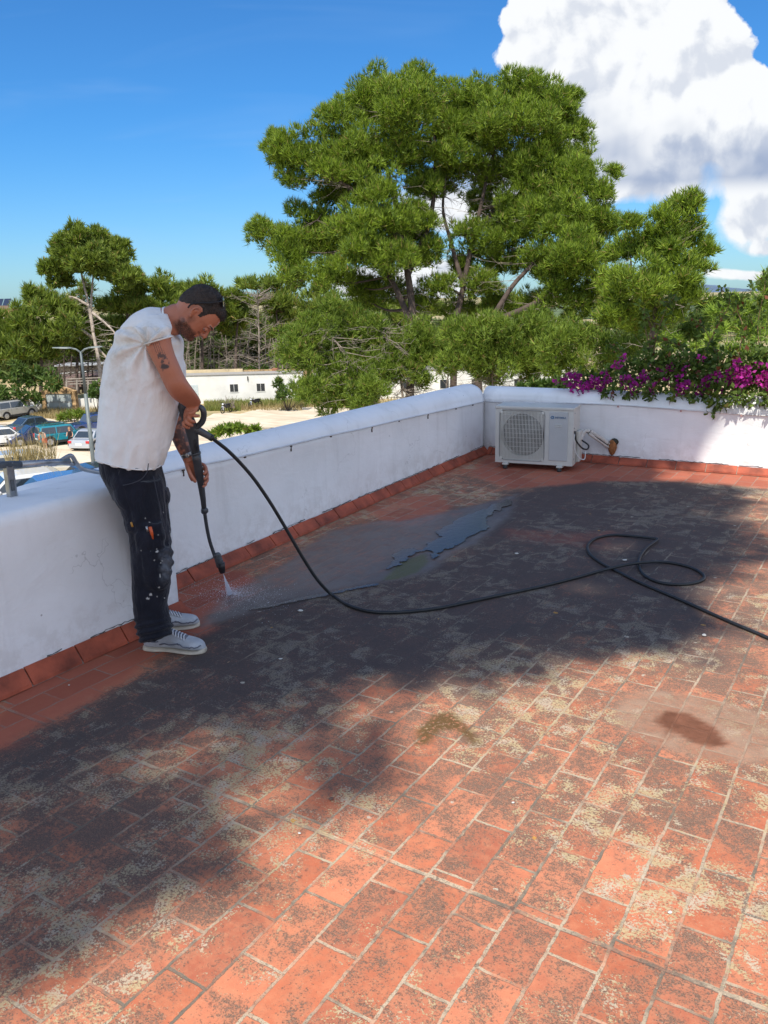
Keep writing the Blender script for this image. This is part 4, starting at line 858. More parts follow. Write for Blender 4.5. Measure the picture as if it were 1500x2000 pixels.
# ================================================================ bougainvillea on the far parapet
def leafcards(C,R,dens,size,seed_up=0.2,low=-1.0,asp=0.62,fold=True):
    outs=[]
    for c,r in zip(C,R):
        rr=np.array(r)*np.ones(3); n=max(6,int(dens*4*math.pi*(rr.mean())**2)); d=unit(n); p=c+d*rr*(1-0.6*RNG.random((n,1))**1.3)
        ax=d*0.6+unit(n)*0.8+np.array([0,0,seed_up]); ax/=np.linalg.norm(ax,axis=1,keepdims=True); s=np.cross(ax,unit(n)); s/=np.linalg.norm(s,axis=1,keepdims=True)
        L=(size*(0.6+0.8*RNG.random(n)))[:,None]; w=L*asp*0.5; nn=np.cross(ax,s)*L*0.12
        Q=np.stack([p,p+ax*L*0.45+s*w+nn,p+ax*L,p+ax*L*0.45-s*w+nn],1); outs.append(Q.reshape(-1,3))
    return np.concatenate(outs)
LEAF=foliage_mat('vine_leaves',(0.045,0.08,0.016),(0.17,0.25,0.045),trans=0.3,dryp=0.06,dry=(0.20,0.07,0.04),scale=3)
MAG=foliage_mat('magenta_bracts',(0.20,0.012,0.16),(0.60,0.035,0.40),dry=(0.45,0.05,0.30),trans=0.35,scale=4)
def flower_cards(C,R,dens,size): return leafcards(C,R,dens,size,0.3,-1,0.85)
def vine():
    rt=np.array([-1.4,8.5,-6.0]); e=empty('bougainvillea',tuple(rt)); tag(e,'magenta flowering bougainvillea vine spilling over the far white parapet','vine')
    Yb=8.15; C=[];R=[]
    # leafy mass hugging the crest (px bearings at the parapet distance)
    L=[(1110,745,14),(1140,740,18),(1165,745,20),(1200,735,26),(1235,728,28),(1270,722,32),(1305,728,34),(1340,725,34),(1375,728,32),(1410,728,32),(1450,735,30),(1485,735,30),(1520,740,34),(1560,740,34),(1190,765,14),(1230,762,16),(1270,765,16),(1320,768,14),(1360,770,18),(1400,775,20),(1440,775,18),(1480,778,16),(1510,775,20),(1395,792,9),(1390,806,7),(1412,790,8),(1300,700,20),(1260,695,16),(1340,698,18),(1420,700,22),(1470,700,26),(1510,700,30),(1095,752,8),(1380,695,16)]
    for x,y,r in L:
        yb=7.86+ (0.10 if y<750 else -0.02)+RNG.random()*(0.35 if y<750 else 0.04); p=onY(x,y,yb); C.append(p); R.append(r*np.linalg.norm(p-CAM)/FPX*np.array([1.0,0.9,0.95]))
    V=leafcards(C,R,900,0.055,-0.1)
    link('foliage',tris_mesh('foliage',V-rt,4),LEAF,e,False)
    Fl=[(1110,742,14),(1128,738,10),(1150,752,9),(1163,748,12),(1178,765,10),(1185,740,9),(1225,745,13),(1240,760,12),(1205,712,9),(1218,700,7),(1275,765,6),(1290,725,7),(1310,720,9),(1330,760,9),(1345,755,9),(1340,722,7),(1370,700,6),(1380,745,11),(1400,735,10),(1438,735,20),(1455,728,14),(1445,748,12),(1440,712,8),(1425,745,10),(1492,745,16),(1500,760,10),(1520,735,16),(1196,778,5),(1238,772,5),(1262,765,5),(1365,762,8),(1478,712,6),(1085,748,6),(1300,745,6),(1255,735,8)]
    C=[];R=[]
    for x,y,r in Fl:
        p=onY(x,y,7.84+RNG.random()*0.10); C.append(p); R.append(r*0.82*np.linalg.norm(p-CAM)/FPX)
    for i in range(46):
        p=onY(1100+RNG.random()*440,722+RNG.random()*48,7.84+RNG.random()*0.12); C.append(p); R.append((2.5+RNG.random()*3.5)*np.linalg.norm(p-CAM)/FPX)
    V=flower_cards(C,R,1500,0.034); fo=link('flowers',tris_mesh('flowers',V-rt,4),MAG,e,False)
    # stems: arching shoots
    q=MB()
    def shoot(pts,r,yb=8.1,lv=14):
        P=catmull([onY(x,y,yb) for x,y in pts],6); q.tube([p-rt for p in P],[r*(1-0.6*i/len(P)) for i in range(len(P))],5); return P
    S=[shoot([(1272,720),(1282,660),(1300,605),(1318,578)],0.007),shoot([(1275,700),(1260,640),(1258,600)],0.006),shoot([(1360,720),(1395,650),(1425,590),(1410,565)],0.006),shoot([(1440,720),(1450,640),(1440,600),(1470,565)],0.006),
       shoot([(1490,720),(1480,640),(1492,570),(1495,540)],0.006,8.3),shoot([(1230,740),(1215,690),(1190,670)],0.005),shoot([(1350,720),(1330,680),(1300,665)],0.005),shoot([(1410,720),(1380,650),(1350,620)],0.005,8.2)]
    q.tube([np.array([0,0,0]),np.array([0.2,-0.1,3]),np.array([0.1,-0.2,5.9]),np.array([0.0,-0.3,6.6])],[0.05,0.045,0.035,0.025],8)
    q.obj('stems',mat('vine_stem',(0.20,0.13,0.06),0.8),e,True)
    C=[];R=[]
    for P in S:
        for p in P[2:]: C.append(p+RNG.normal(size=3)*0.015); R.append(0.035)
    V=leafcards(C,R,520,0.05,0.0); link('shoot_leaves',tris_mesh('shoot_leaves',V-rt,4),LEAF,e,False)
vine()
# bright feathery shrubs behind the vine
FEA=foliage_mat('feathery_leaves',(0.10,0.19,0.025),(0.36,0.48,0.07),trans=0.35,scale=1.2)
bush('bright feathery green shrub rising behind the right end of the flowering vine',[(1400,610,20),(1430,590,20),(1465,600,24),(1500,590,28),(1420,630,30),(1470,650,34),(1510,640,34),(1395,660,24),(1440,680,30),(1490,700,34),(1540,660,40),(1380,690,18),(1550,600,40)],15,m=FEA,ln=0.16,wd=0.026,dens=62,k=4,up=0.7)
bush('taller feathery stem at the right edge of the picture',[(1490,555,12),(1505,580,22),(1485,590,14),(1520,540,22),(1530,600,30)],12,m=FEA,ln=0.13,wd=0.022,dens=60,k=4,up=0.7)
bush('darker mid green shrubs further back between the leaning pine and the feathery shrub',[(1370,600,14),(1395,590,14),(1380,625,20),(1360,650,22),(1410,600,18),(1345,640,16),(1440,585,14)],48,m=BUSHM,ln=0.4,wd=0.14,dens=7)
bush('pale yellow green scrub under the leaning pine behind the vine',[(1300,660,18),(1330,662,18),(1280,670,14),(1355,672,16),(1310,680,14)],60,m=FEA,ln=0.5,wd=0.12,dens=5)
bush('row of dark leafy shrubs hanging over the outside of the corner of the parapet',[(1060,750,10),(1080,748,12),(1040,752,8),(1020,756,6),(1100,752,10)],12,m=BUSHM,ln=0.09,wd=0.05,dens=90)
# dry field with stone wall
q=MB(); a=at(1270,712,70);b_=at(1370,700,80); 
q.box(tuple((a+b_)/2),(14,0.7,1.3),rz=math.atan2(b_[1]-a[1],b_[0]-a[0])); fw=q.obj('field_wall',mat('dry_stone',(0.45,0.33,0.2),0.9,var=0.3,scale=3,bump=0.8,bscale=8)); tag(fw,'low tan dry stone wall in the field seen between the vine and the leaning pine','stone wall')
# distant hills
def hill(name,label,pts,D,depth,m):
    V=[];n=len(pts)
    P=catmull([np.array([x,y,0.0]) for x,y in pts],6)
    rows=[]
    for j,(f,hh) in enumerate([(-1,0.0),(-0.6,0.45),(-0.25,0.85),(0,1.0),(0.4,0.6),(1,0.0)]):
        row=[]
        for x,y,_ in P:
            top=at(x,y,D); g=-9.0; dd=at(x,y,D+f*depth); row.append((dd[0],dd[1],g+(top[2]-g)*hh*(1+0.04*math.sin(x*0.3+j))))
        rows.append(row)
    q=MB(); k=len(rows[0]); q.add([v for r in rows for v in r],[(i*k+a,i*k+a+1,(i+1)*k+a+1,(i+1)*k+a) for i in range(len(rows)-1) for a in range(k-1)]); o=q.obj(name,m,smooth=True); fixnorm(o); tag(o,label,kind='structure')
hill('hills','haze-blue distant mountain ridge on the horizon at the right',[(1150,566),(1260,562),(1340,560),(1385,556),(1420,561),(1500,566),(1700,570)],4500,900,mat('haze_blue_hill',(0.085,0.13,0.20),0.95,var=0.15,scale=0.004))  # blue in the base colour stands in for distance haze
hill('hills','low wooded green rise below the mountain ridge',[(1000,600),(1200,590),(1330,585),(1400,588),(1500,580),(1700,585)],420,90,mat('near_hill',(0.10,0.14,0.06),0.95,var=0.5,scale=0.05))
# ================================================================ the man
FH=np.array([-math.sin(YAW),math.cos(YAW),0.0]); V0=3.76          # facing plane through his middle
def M(x,y,dv=0.0): d=ray(x,y); return CAM+d*(V0+dv)/(d@FH)
def ering(l,r,dv,b,n=20,ex=2.2,dvb=None):
    L=M(l[0],l[1],dv); R=M(r[0],r[1],dv); c=(L+R)/2; e=(R-L)/2; out=[]
    for k in range(n):
        a=2*math.pi*k/n; ca,sa=math.cos(a),math.sin(a); ca=math.copysign(abs(ca)**(2/ex),ca); sa=math.copysign(abs(sa)**(2/ex),sa)
        out.append(c+e*ca+FH*b*sa)
    return out
def loft(rows,n=20,ex=2.2,sub=3):
    # rows: (l,r,dv,b); smooth interpolation
    A=[np.array([*l,*r,dv,b],float) for l,r,dv,b in rows]; A=catmull(A,sub); return [ering(a[:2],a[2:4],a[4],a[5],n,ex) for a in A]
def remesh(name,q,vox,mats,parent=None,sm_it=3,rt=None,fac=0.5):
    me=q.mesh(name+'_tmp'); bm=bmesh.new(); bm.from_mesh(me); bmesh.ops.recalc_face_normals(bm,faces=bm.faces); bm.to_mesh(me); bm.free()
    o=bpy.data.objects.new(name+'_tmp',me); COL.objects.link(o)
    md=o.modifiers.new('r','REMESH'); md.mode='VOXEL'; md.voxel_size=vox; md.adaptivity=0
    s=o.modifiers.new('s','SMOOTH'); s.iterations=sm_it; s.factor=fac
    bpy.context.view_layer.update(); me2=bpy.data.meshes.new_from_object(o.evaluated_get(bpy.context.evaluated_depsgraph_get())); bpy.data.objects.remove(o)
    me2.name=name
    if rt is not None:
        n=len(me2.vertices); co=np.empty(n*3,np.float32); me2.vertices.foreach_get('co',co); co=co.reshape(-1,3)-np.array(rt,np.float32); me2.vertices.foreach_set('co',co.ravel()); me2.update()
    me2.materials.clear()
    return link(name,me2,mats,parent,True)
def coords(me):
    n=len(me.vertices); co=np.empty(n*3,np.float32); me.vertices.foreach_get('co',co); return co.reshape(-1,3).astype(float)
def normals(me):
    n=len(me.vertices); co=np.empty(n*3,np.float32); me.vertices.foreach_get('normal',co); return co.reshape(-1,3).astype(float)
def setattr_(me,n,a): at_=me.attributes.new(n,'FLOAT','POINT'); at_.data.foreach_set('value',np.asarray(a,np.float32))
MR=np.array([*M(300,1270)[:2],0.0])
man=empty('person',tuple(MR)); tag(man,'man in white sleeveless t-shirt and dark work trousers bending his head while spraying the floor','person')
def proj(P):
    v=np.asarray(P)-CAM; z=v@Fv; return 750+FPX*(v@Rv)/z,1000-FPX*(v@Uv)/z,v@FH-V0
HO=(366,663); HU=(0.88,-0.475); HF=(0.475,0.88)
def hp(u,f): return (HO[0]+HU[0]*u+HF[0]*f,HO[1]+HU[1]*u+HF[1]*f)
PXM=V0*1.0/FPX   # metres per px at the figure (about)
def skin_body():
    q=MB()
    # head
    H=[(-3,-6,-40,.035),(0,1,-52,.046),(6,2.5,-62,.053),(14,2,-70,.058),(21,3,-75,.062),(32,3,-82,.068),(43,2.5,-85,.072),(51,6,-86,.074),(57,5,-86,.075),(65,3.5,-85,.074),(77,-2,-79,.068),(86,-10,-70,.057),(92,-22,-60,.042),(96,-34,-48,.020)]
    q.rings([ering(hp(u,b_),hp(u,a),0.0,w,24,2.15) for u,a,b_,w in [tuple(x) for x in catmull([np.array(h,float) for h in H],2)]])
    def T(a,b_,ra,rb,dv=0.0,dvb=None,n=10,fl=1.0):
        dvb=dv if dvb is None else dvb
        A=M(*hp(*a),dv);B=M(*hp(*b_),dvb); q.tube([A+(B-A)*t for t in(0,.33,.66,1)],[ra+(rb-ra)*t for t in(0,.33,.66,1)],n)
    # nose, brow, lips, chin, cheek
    T((47,2.5),(31,12),0.0075,0.0095); T((32,7),(28.5,9.5),0.0115,0.0105); T((31,12),(28,10),0.009,0.008); 
    for s in(-1,1):
        q.ball(M(*hp(29,6),s*0.012),0.0085,8,6); T((52,5),(50,-3),0.009,0.008,s*0.012,s*0.048);
        q.ball(M(*hp(10,-34),s*0.050),0.022,10,7)
    T((22.5,3.5),(22.5,2),0.0065,0.005,0,-0.022); T((22.5,3.5),(22.5,2),0.0065,0.005,0,0.022); T((17,2.5),(17,1),0.0068,0.005,0,-0.02); T((17,2.5),(17,1),0.0068,0.005,0,0.02)
    q.ball(M(*hp(6,0)),(0.018,0.020,0.017),10,7)
    # ears
    for s in(-1,1):
        P=[M(*hp(u,f),s*dv) for u,f,dv in [(27,-39,.072),(33,-44,.082),(41,-47,.088),(47,-45,.087),(49,-39,.080),(45,-35,.074)]]
        q.tube(catmull(P,3),0.0042,6); q.ball(M(*hp(27,-38),s*0.073),(0.007,0.005,0.009),8,6); 
        P=[M(*hp(u,f),s*0.073) for u,f in[(28,-38),(36,-42),(45,-41)]]; q.tube(P,[0.006,0.009,0.008],6)
    # neck and hidden trunk
    q.rings(loft([((352,592),(374,640),0,.050),((337,594),(356,652),0,.056),((322,600),(345,655),0,.062),((300,606),(335,660),0,.085),((270,620),(335,700),0,.13)],20))
    q.rings(loft([((255,640),(340,690),0,.14),((228,720),(340,745),0,.14),((215,800),(325,810),0,.13),((212,880),(310,890),0,.13),((215,930),(305,940),0,.14)],18))
    # right (near) arm
    q.rings(loft([((272,650),(328,634),-.16,.060),((284,665),(332,650),-.195,.058),((288,682),(334,668),-.205,.055),((298,702),(340,690),-.205,.051),((308,722),(349,711),-.205,.046),((317,742),(358,731),-.20,.043),((327,762),(366,745),-.19,.046),((338,777),(376,759),-.16,.046),((350,786),(385,771),-.115,.040),((361,793),(391,781),-.07,.030),((366,797),(393,787),-.045,.026)],18))
    # left (far) arm
    q.rings(loft([((290,660),(330,650),.17,.055),((305,720),(348,705),.22,.05),((322,775),(362,760),.24,.046),((333,815),(366,798),.235,.046),((333,845),(364,832),.22,.044),((342,870),(368,856),.21,.038),((353,890),(375,880),.205,.030),((360,904),(381,898),.20,.026)],16))
    # right hand on the trigger grip: palm, thumb, fingers
    def F(pts,r0,r1,n=9):
        P=catmull([M(x,y,dv) for x,y,dv in pts],4); q.tube(P,[r0+(r1-r0)*i/(len(P)-1) for i in range(len(P))],n)
        q.ball(P[-1],r1*1.0,8,6); q.ball(P[0],r0,8,6)
    q.rings(loft([((364,795),(393,786),-.045,.026),((360,802),(389,793),-.040,.026),((358,812),(382,803),-.032,.024),((358,820),(378,813),-.026,.020)],16))
    F([(384,797,-.05),(378,805,-.062),(368,808,-.064),(380,812,-.052),(388,812,-.030)],.0098,.0075)     # index through the guard
    F([(378,808,-.045),(368,815,-.062),(374,822,-.055),(380,824,-.030)],.0095,.0078)
    F([(372,814,-.040),(363,822,-.058),(369,829,-.054),(375,831,-.030)],.0092,.0076)
    F([(366,818,-.034),(358,827,-.052),(363,834,-.048),(369,836,-.028)],.0082,.0068)
    F([(384,791,-.03),(378,797,.012),(368,802,.028),(362,808,.030)],.0115,.0085)                              # thumb on the far side
    # left hand under the barrel
    q.rings(loft([((361,903),(384,897),.205,.026),((364,916),(390,908),.222,.026),((368,930),(394,922),.238,.022),((373,940),(396,935),.25,.018)],14))
    F([(365,906,.19),(369,920,.165),(375,932,.158),(381,940,.165)],.0125,.0088)                            # thumb along the near side
    F([(386,905,.225),(398,908,.215),(403,918,.185),(399,925,.165)],.0098,.0078)
    F([(388,914,.235),(401,917,.225),(405,928,.195),(400,935,.172)],.0100,.0078)
    F([(389,924,.245),(402,927,.235),(405,938,.205),(400,944,.182)],.0096,.0076)
    F([(388,933,.255),(400,937,.245),(402,946,.217),(397,950,.195)],.0084,.0068)
    o=remesh('body',q,0.0034,[SKIN],man,2,MR,0.5); me=o.data; C=coords(me)+MR; px,py,dv=proj(C)
    # region masks
    rel=np.stack([px-HO[0],py-HO[1]],1); u=rel@np.array(HU); f=rel@np.array(HF); head=(u>-30)&(py<668)&(px>335)
    # beard
    n_=fbm(px*0.1,py*0.1+dv*20,1.7,301)-0.5
    fb=(-u*0.0+f)
    be=np.zeros(len(C))
    jaw=sm(-u+22+n_*8+0.12*f,-1,7)*sm(f+44+n_*8,-4,10)*sm(u+12,-3,5); side=0.55*sm(-abs(f+31)+8+n_*5,-2,6)*sm(38-u,0,10)*sm(u+5,-4,4)
    be=np.maximum(jaw,side*0.9)*head; lips=((abs(u-19.5)<4.2)&(f>-1)&(abs(dv)<0.03)); be[lips]*=0.15
    cheek=sm(f+4,0,6)*sm(u-8,0,4)*0; 
    mous=((abs(u-26.5)<2.4)&(f>-4)); be[mous&head]=np.maximum(be[mous&head],0.55)
    setattr_(me,'beard',be)
    # tattoo ink
    ink=np.zeros(len(C)); near=dv<-0.08
    t=(py-655)/95.0; axx=300+t*45; w=px-axx
    st=(np.sin((w+ (py-660)*0.12)*1.55)>0.62)&(py>660)&(py<700)&(w>-12)&(w<6); ink[near&st]=0.8
    bl=fbm(px*0.16,py*0.16,1.0,320); pat=sm(bl,0.50,0.56); reg=sm(-np.hypot((w+3)/11,(py-702)/16)+1,0,.25); ink=np.maximum(ink,near*reg*pat*0.85)
    reg=sm(-np.hypot((px-318)/4,(py-708)/20)+1,0,.25); ink=np.maximum(ink,near*reg*0.55*sm(bl,.4,.6))
    reg=sm(-np.hypot((px-321)/11,(py-716)/5.5)+1,0,.25); ink=np.maximum(ink,near*reg*0.95*sm(fbm(px*0.3,py*0.3,1,330),.3,.45))
    far=(dv>0.12)&(py>800)&(py<888); ink=np.maximum(ink,far*sm(fbm(px*0.12,py*0.12,1,340)+0.05,0.42,0.56)*0.8)
    setattr_(me,'ink',ink)
    # eye socket shade painted into the skin colour
    eye=sm(1-np.hypot((u-41.5)/3.2,(f+1.5)/4.5),-.1,.4)*head; setattr_(me,'socket_shade',eye*0.8)
    # hair cap: faces of the skull pushed out
    hl=np.interp(f,[-92,-80,-72,-62,-54,-49,-44,-35,-32,-26,-23,-17,-6,10],[16,20,24,34,44,52,54,54,41,42,60,73,75,73]) # lower border height u along f
    msk=sm(u-hl+n_*5,-2.5,5.0)*head*(dv>-1)
    N=normals(me); th=0.0010+0.0045*sm(u,45,85)+0.004*sm(f,-30,0)*sm(u,60,75)
    hn=fbm(px*0.35,py*0.35+dv*80,1,350)-0.5; bm=bmesh.new(); bm.from_mesh(me); bm.verts.ensure_lookup_table(); keep=msk>0.04
    rm=[v for v in bm.verts if not keep[v.index]]
    for v in bm.verts:
        i=v.index
        if keep[i]: 
            k=th[i]*msk[i]*(1+0.5*hn[i]); v.co+=Vector(N[i])*k
    bmesh.ops.delete(bm,geom=rm,context='VERTS'); hm=bpy.data.meshes.new('hair'); bm.to_mesh(hm); bm.free(); hm.attributes.remove(hm.attributes['beard']) if 'beard' in hm.attributes else None
    hm.materials.clear(); link('hair',hm,[HAIR],man,True)
    # short upstanding strands at the front of the hairline and scattered fuzz
    idx=np.where(msk>0.5)[0]; rng=np.random.default_rng(5); pick=rng.choice(idx,2600); B=(C[pick]-MR)+N[pick]*th[pick][:,None]*0.8; dirn=N[pick]*0.6+np.array([0,0,-0.25])+Rv*0.4; dirn/=np.linalg.norm(dirn,axis=1,keepdims=True)
    ln=(0.004+0.007*sm(u[pick],55,80)*rng.random(len(pick))+0.012*sm(f[pick],-22,-2)*sm(u[pick],62,72)*rng.random(len(pick)))[:,None]; s=np.cross(dirn,rng.normal(size=dirn.shape)); s/=np.linalg.norm(s,axis=1,keepdims=True)
    T_=np.stack([B-s*0.0009,B+s*0.0009,B+dirn*ln],1).reshape(-1,3); link('hair_strands',tris_mesh('hair_strands',T_,3),[HAIR],man,False)
    return o
def cloth_mat(name,c1,c2,scale=14,bump=0.3,rough=0.85,stain=None,fold=0.6):
    m,t,b=newmat(name); co=t.new('ShaderNodeTexCoord').outputs['Object']
    c=t.mix(t.sstep(t.noise(co,scale,5,0.65),0.35,0.7),rgb(*c1),rgb(*c2))
    if stain: 
        for col,sc,lo,hi,off in stain: c=t.mix(t.sstep(t.noise(t.vmath('ADD',co,(off,off*2,off)),sc,6,0.7),lo,hi),c,rgb(*col))
    t.link(c,b.inputs['Base Color']); b.inputs['Roughness'].default_value=rough; b.inputs['Specular IOR Level'].default_value=0.2; b.inputs['Sheen Weight'].default_value=0.15
    f=t.noise(t.vmath('MULTIPLY',co,(5,5,2.2)),1.6,4,0.55,1.2); wv=t.noise(co,420,2,0.5)
    h=t.math('ADD',t.math('MULTIPLY',f,fold),t.math('MULTIPLY',wv,0.03)); bp=t.new('ShaderNodeBump'); bp.inputs['Strength'].default_value=bump; bp.inputs['Distance'].default_value=0.04; t.link(h,bp.inputs['Height']); t.link(bp.outputs[0],b.inputs['Normal']); return m
def skin_mat():
    m,t,b=newmat('tanned_skin'); co=t.new('ShaderNodeTexCoord').outputs['Object']
    c=t.mix(t.noise(co,9,5,0.6),rgb(0.35,0.125,0.070),rgb(0.47,0.19,0.115)); c=t.mix(t.sstep(t.noise(co,50,4,0.6),0.5,0.7,0,0.25),c,rgb(0.33,0.11,0.07))
    bd=t.math('MULTIPLY',t.attr('beard'),t.sstep(t.noise(co,260,3,0.7),0.30,0.58,0.45,0.95)); c=t.mix(bd,c,rgb(0.040,0.022,0.016))
    c=t.mix(t.attr('ink'),c,rgb(0.035,0.035,0.042)); c=t.mix(t.attr('socket_shade'),c,rgb(0.09,0.035,0.025))
    t.link(c,b.inputs['Base Color']); b.inputs['Roughness'].default_value=0.5; b.inputs['Subsurface Weight'].default_value=0.08; b.inputs['Subsurface Radius'].default_value=(0.02,0.008,0.004); b.inputs['Subsurface Scale'].default_value=0.3
    bp=t.new('ShaderNodeBump'); bp.inputs['Strength'].default_value=0.12; bp.inputs['Distance'].default_value=0.003; t.link(t.noise(co,160,4,0.6),bp.inputs['Height']); t.link(bp.outputs[0],b.inputs['Normal']); return m
SKIN=skin_mat(); HAIR=mat('dark_brown_hair',(0.035,0.024,0.019),0.7,var=0.35,scale=60,bump=0.7,bscale=220)
SHIRT=cloth_mat('white_cotton',(0.74,0.735,0.72),(0.80,0.795,0.78),6,0.35,0.85,[((0.50,0.44,0.36),2.6,0.54,0.80,3.0),((0.10,0.09,0.08),55,0.76,0.79,7.0)],0.8)
TROU=cloth_mat('navy_work_cotton',(0.006,0.007,0.013),(0.012,0.013,0.022),10,0.75,0.85,[((0.022,0.025,0.036),3.0,0.60,0.8,1.0)],1.0)
def clothes():
    # t-shirt
    q=MB()
    q.rings(loft([((319,603),(337,645),0,.070),((308,600),(342,652),0,.105),((292,600),(345,660),0,.165),((275,607),(349,670),0,.200),((257,620),(352,684),0,.210),((239,643),(355,700),0,.210),((224,674),(357,722),0,.205),((211,708),(358,744),0,.20),((204,745),(356,770),0,.195),((200,785),(349,797),0,.19),((196,820),(341,826),0,.19),((194,850),(334,856),0,.19),((193,874),(327,882),0,.185),((194,887),(314,911),0,.18)],28,2.4,3))
    for s in(-1,1):
        q.rings(loft([((270,618),(326,612),s*.08,.07),((262,640),(332,630),s*.15,.078),((268,655),(336,643),s*.19,.075),((281,671),(336,655),s*.215,.066),((284,675),(336,659),s*.217,.064)],20,2.2,2))
    o=remesh('tshirt',q,0.0055,[SHIRT],man,4,MR,0.5); me=o.data; C=coords(me)+MR; N=normals(me); px,py,dv=proj(C)
    # folds: radiating from the armpit, long vertical drape, hem ripple
    d=np.hypot(px-284,py-672); a=np.arctan2(py-672,px-284); rad=np.sin(a*9+d*0.03)*np.exp(-((d-38)/34)**2)*0.012*(py>640)
    dr=(fbm((px+0.25*py)*0.03,py*0.006+dv*3,1.4,401)-0.5)*0.014*sm(py,690,790)
    hem=np.sin(px*0.22+dv*22)*0.006*sm(py,855,900); sh=-0.006*np.exp(-((px-283)/4.0)**2-((py-668)/14)**2)
    dv_=(fbm(px*0.05,py*0.05+dv*9,1.3,410)-0.5)*0.005; rg=lambda X:1-np.abs(2*X-1); dv_=dv_+(rg(fbm((px*0.7+py*0.7)*0.035,(py*0.7-px*0.7)*0.012+dv*4,1.0,415,3))-0.7)*0.010*sm(py,640,700)*sm(-py,-800,-740)
    # sleeve mouth: hollow so the arm comes out of it
    sl=(dv<-0.12); e=sm(1-np.hypot((px-309)/25,(py-669)/9.0),0,0.5)*sl
    C2=C+N*(rad+dr+hem+sh+dv_)[:,None]; C2=C2+ (FH*0.0+Uv*0.0)*e[:,None]
    me.vertices.foreach_set('co',(C2-MR).astype(np.float32).ravel()); me.update()
    # sleeve hem and bottom hem welts
    q=MB(); P=ering((283,673),(336,657),-.216,.066,24,2.2); q.tube([p-MR for p in P+P[:1]],0.0035,6,cap=False); q.obj('sleeve_hem',SHIRT,o,True); q=MB(); P=ering((194,884),(314,910),0,.182,36,2.4); P=[p+np.array([0,0,0.002]) for p in P]; q.tube([p-MR for p in P+P[:1]],0.0035,6,cap=False); q.obj('bottom_hem',SHIRT,o,True); q=MB()
    P=ering((321,601),(336,641),0,.066,24,2.2); q.tube([p-MR for p in P+P[:1]],0.005,6,cap=False); q.obj('collar',SHIRT,o,True)
    # trousers
    q=MB()
    q.rings(loft([((202,884),(308,896),0,.150),((202,905),(314,920),0,.168),((208,930),(316,942),0,.18),((216,948),(318,965),0,.17),((224,965),(319,985),0,.14)],24,2.5,3))
    q.rings(loft([((205,925),(316,935),-.075,.105),((220,955),(318,968),-.09,.105),((232,985),(323,992),-.105,.10),((244,1015),(327,1020),-.115,.095),((254,1042),(330,1045),-.125,.09),((258,1075),(334,1078),-.14,.088),((259,1110),(335,1112),-.155,.085),((260,1150),(331,1152),-.165,.082),((262,1185),(326,1180),-.172,.080),((265,1212),(330,1203),-.178,.080),((270,1235),(335,1222),-.183,.082),((277,1249),(335,1236),-.186,.082)],22,2.4,3))
    q.rings(loft([((212,925),(312,935),.075,.105),((226,955),(322,965),.09,.10),((238,990),(328,990),.105,.095),((250,1020),(331,1018),.12,.09),((262,1050),(332,1045),.135,.085),((268,1085),(334,1080),.15,.08),((270,1120),(333,1118),.17,.078),((270,1150),(329,1150),.185,.075),((270,1180),(326,1178),.195,.075),((271,1205),(330,1200),.20,.075),((274,1222),(331,1214),.205,.075)],20,2.3,3))
    # cargo pocket flap and knee pocket
    q.rings(loft([((310,955),(326,958),-.03,.06),((315,975),(331,980),-.02,.05),((316,988),(322,992),-.02,.04)],10,2.5,2))
    q.rings(loft([((262,1022),(318,1018),-.185,.030),((264,1045),(320,1042),-.195,.034),((268,1070),(320,1068),-.20,.034),((270,1082),(318,1080),-.20,.028)],14,4,2))
    q.rings(loft([((275,1075),(334,1068),-.19,.05),((278,1100),(337,1098),-.20,.052),((280,1135),(333,1130),-.21,.045),((282,1150),(328,1146),-.21,.035)],14,3,2))
    o=remesh('trousers',q,0.0055,[TROU],man,3,MR,0.5); me=o.data; C=coords(me)+MR; N=normals(me); px,py,dv=proj(C)
    w=np.sin(py*0.42+px*0.10+3*fbm(px*0.03,py*0.03,1,501))*0.006*sm(py,1195,1225)+np.sin(py*0.30-px*0.16+4*fbm(px*0.03,py*0.03,1,505))*0.0055*np.exp(-((py-1090)/38)**2)*sm(px,290,325)
    w+=np.sin((px*0.6+py*0.4)*0.13+5*fbm(px*0.02,py*0.02+dv*3,1,510))*0.0045*(py<1040)+(fbm(px*0.04,py*0.03+dv*8,1.2,520)-0.5)*0.012
    w-=0.008*np.exp(-((px-(232+0.30*(py-930)))/3.0)**2)*(py>900)*(py<1040)*0.6
    C2=C+N*w[:,None]; me.vertices.foreach_set('co',(C2-MR).astype(np.float32).ravel()); me.update()
    # paint: splashes and dusty knee
    near=dv<0; g=fbm(px*0.09,py*0.09,1,530); dust=sm(1-np.hypot((px-322)/20,(py-1105)/46),0,.8)*sm(g,.35,.65)*near
    rngp=np.random.default_rng(8); sp=np.zeros(len(C))
    for i in range(26):
        cx,cy=rngp.normal(308,14),rngp.normal(1085,55); rx,ry=0.5+1.0*rngp.random()**2,0.5+1.6*rngp.random()**2
        sp=np.maximum(sp,(np.hypot((px-cx)/rx,(py-cy)/ry)<1)*near)
    for cx,cy,rx,ry in[(307,1077,2.5,2),(289,1169,4,2),(294,1161,3,1.8),(313,1125,1.2,4),(270,1016,6,.9),(300,1071,7,.9),(310,1146,3,1)]: sp=np.maximum(sp,(np.hypot((px-cx)/rx,(py-cy)/ry)<1)*near)
    setattr_(me,'dust',dust*0.55); setattr_(me,'paint',sp)
    t=NT(TROU.node_tree); b=TROU.node_tree.nodes['Principled BSDF']; src=b.inputs['Base Color'].links[0].from_socket
    c=t.mix(t.attr('dust'),src,rgb(0.17,0.19,0.22)); c=t.mix(t.math('MULTIPLY',t.attr('paint'),0.8),c,rgb(0.5,0.5,0.48)); t.link(c,b.inputs['Base Color'])
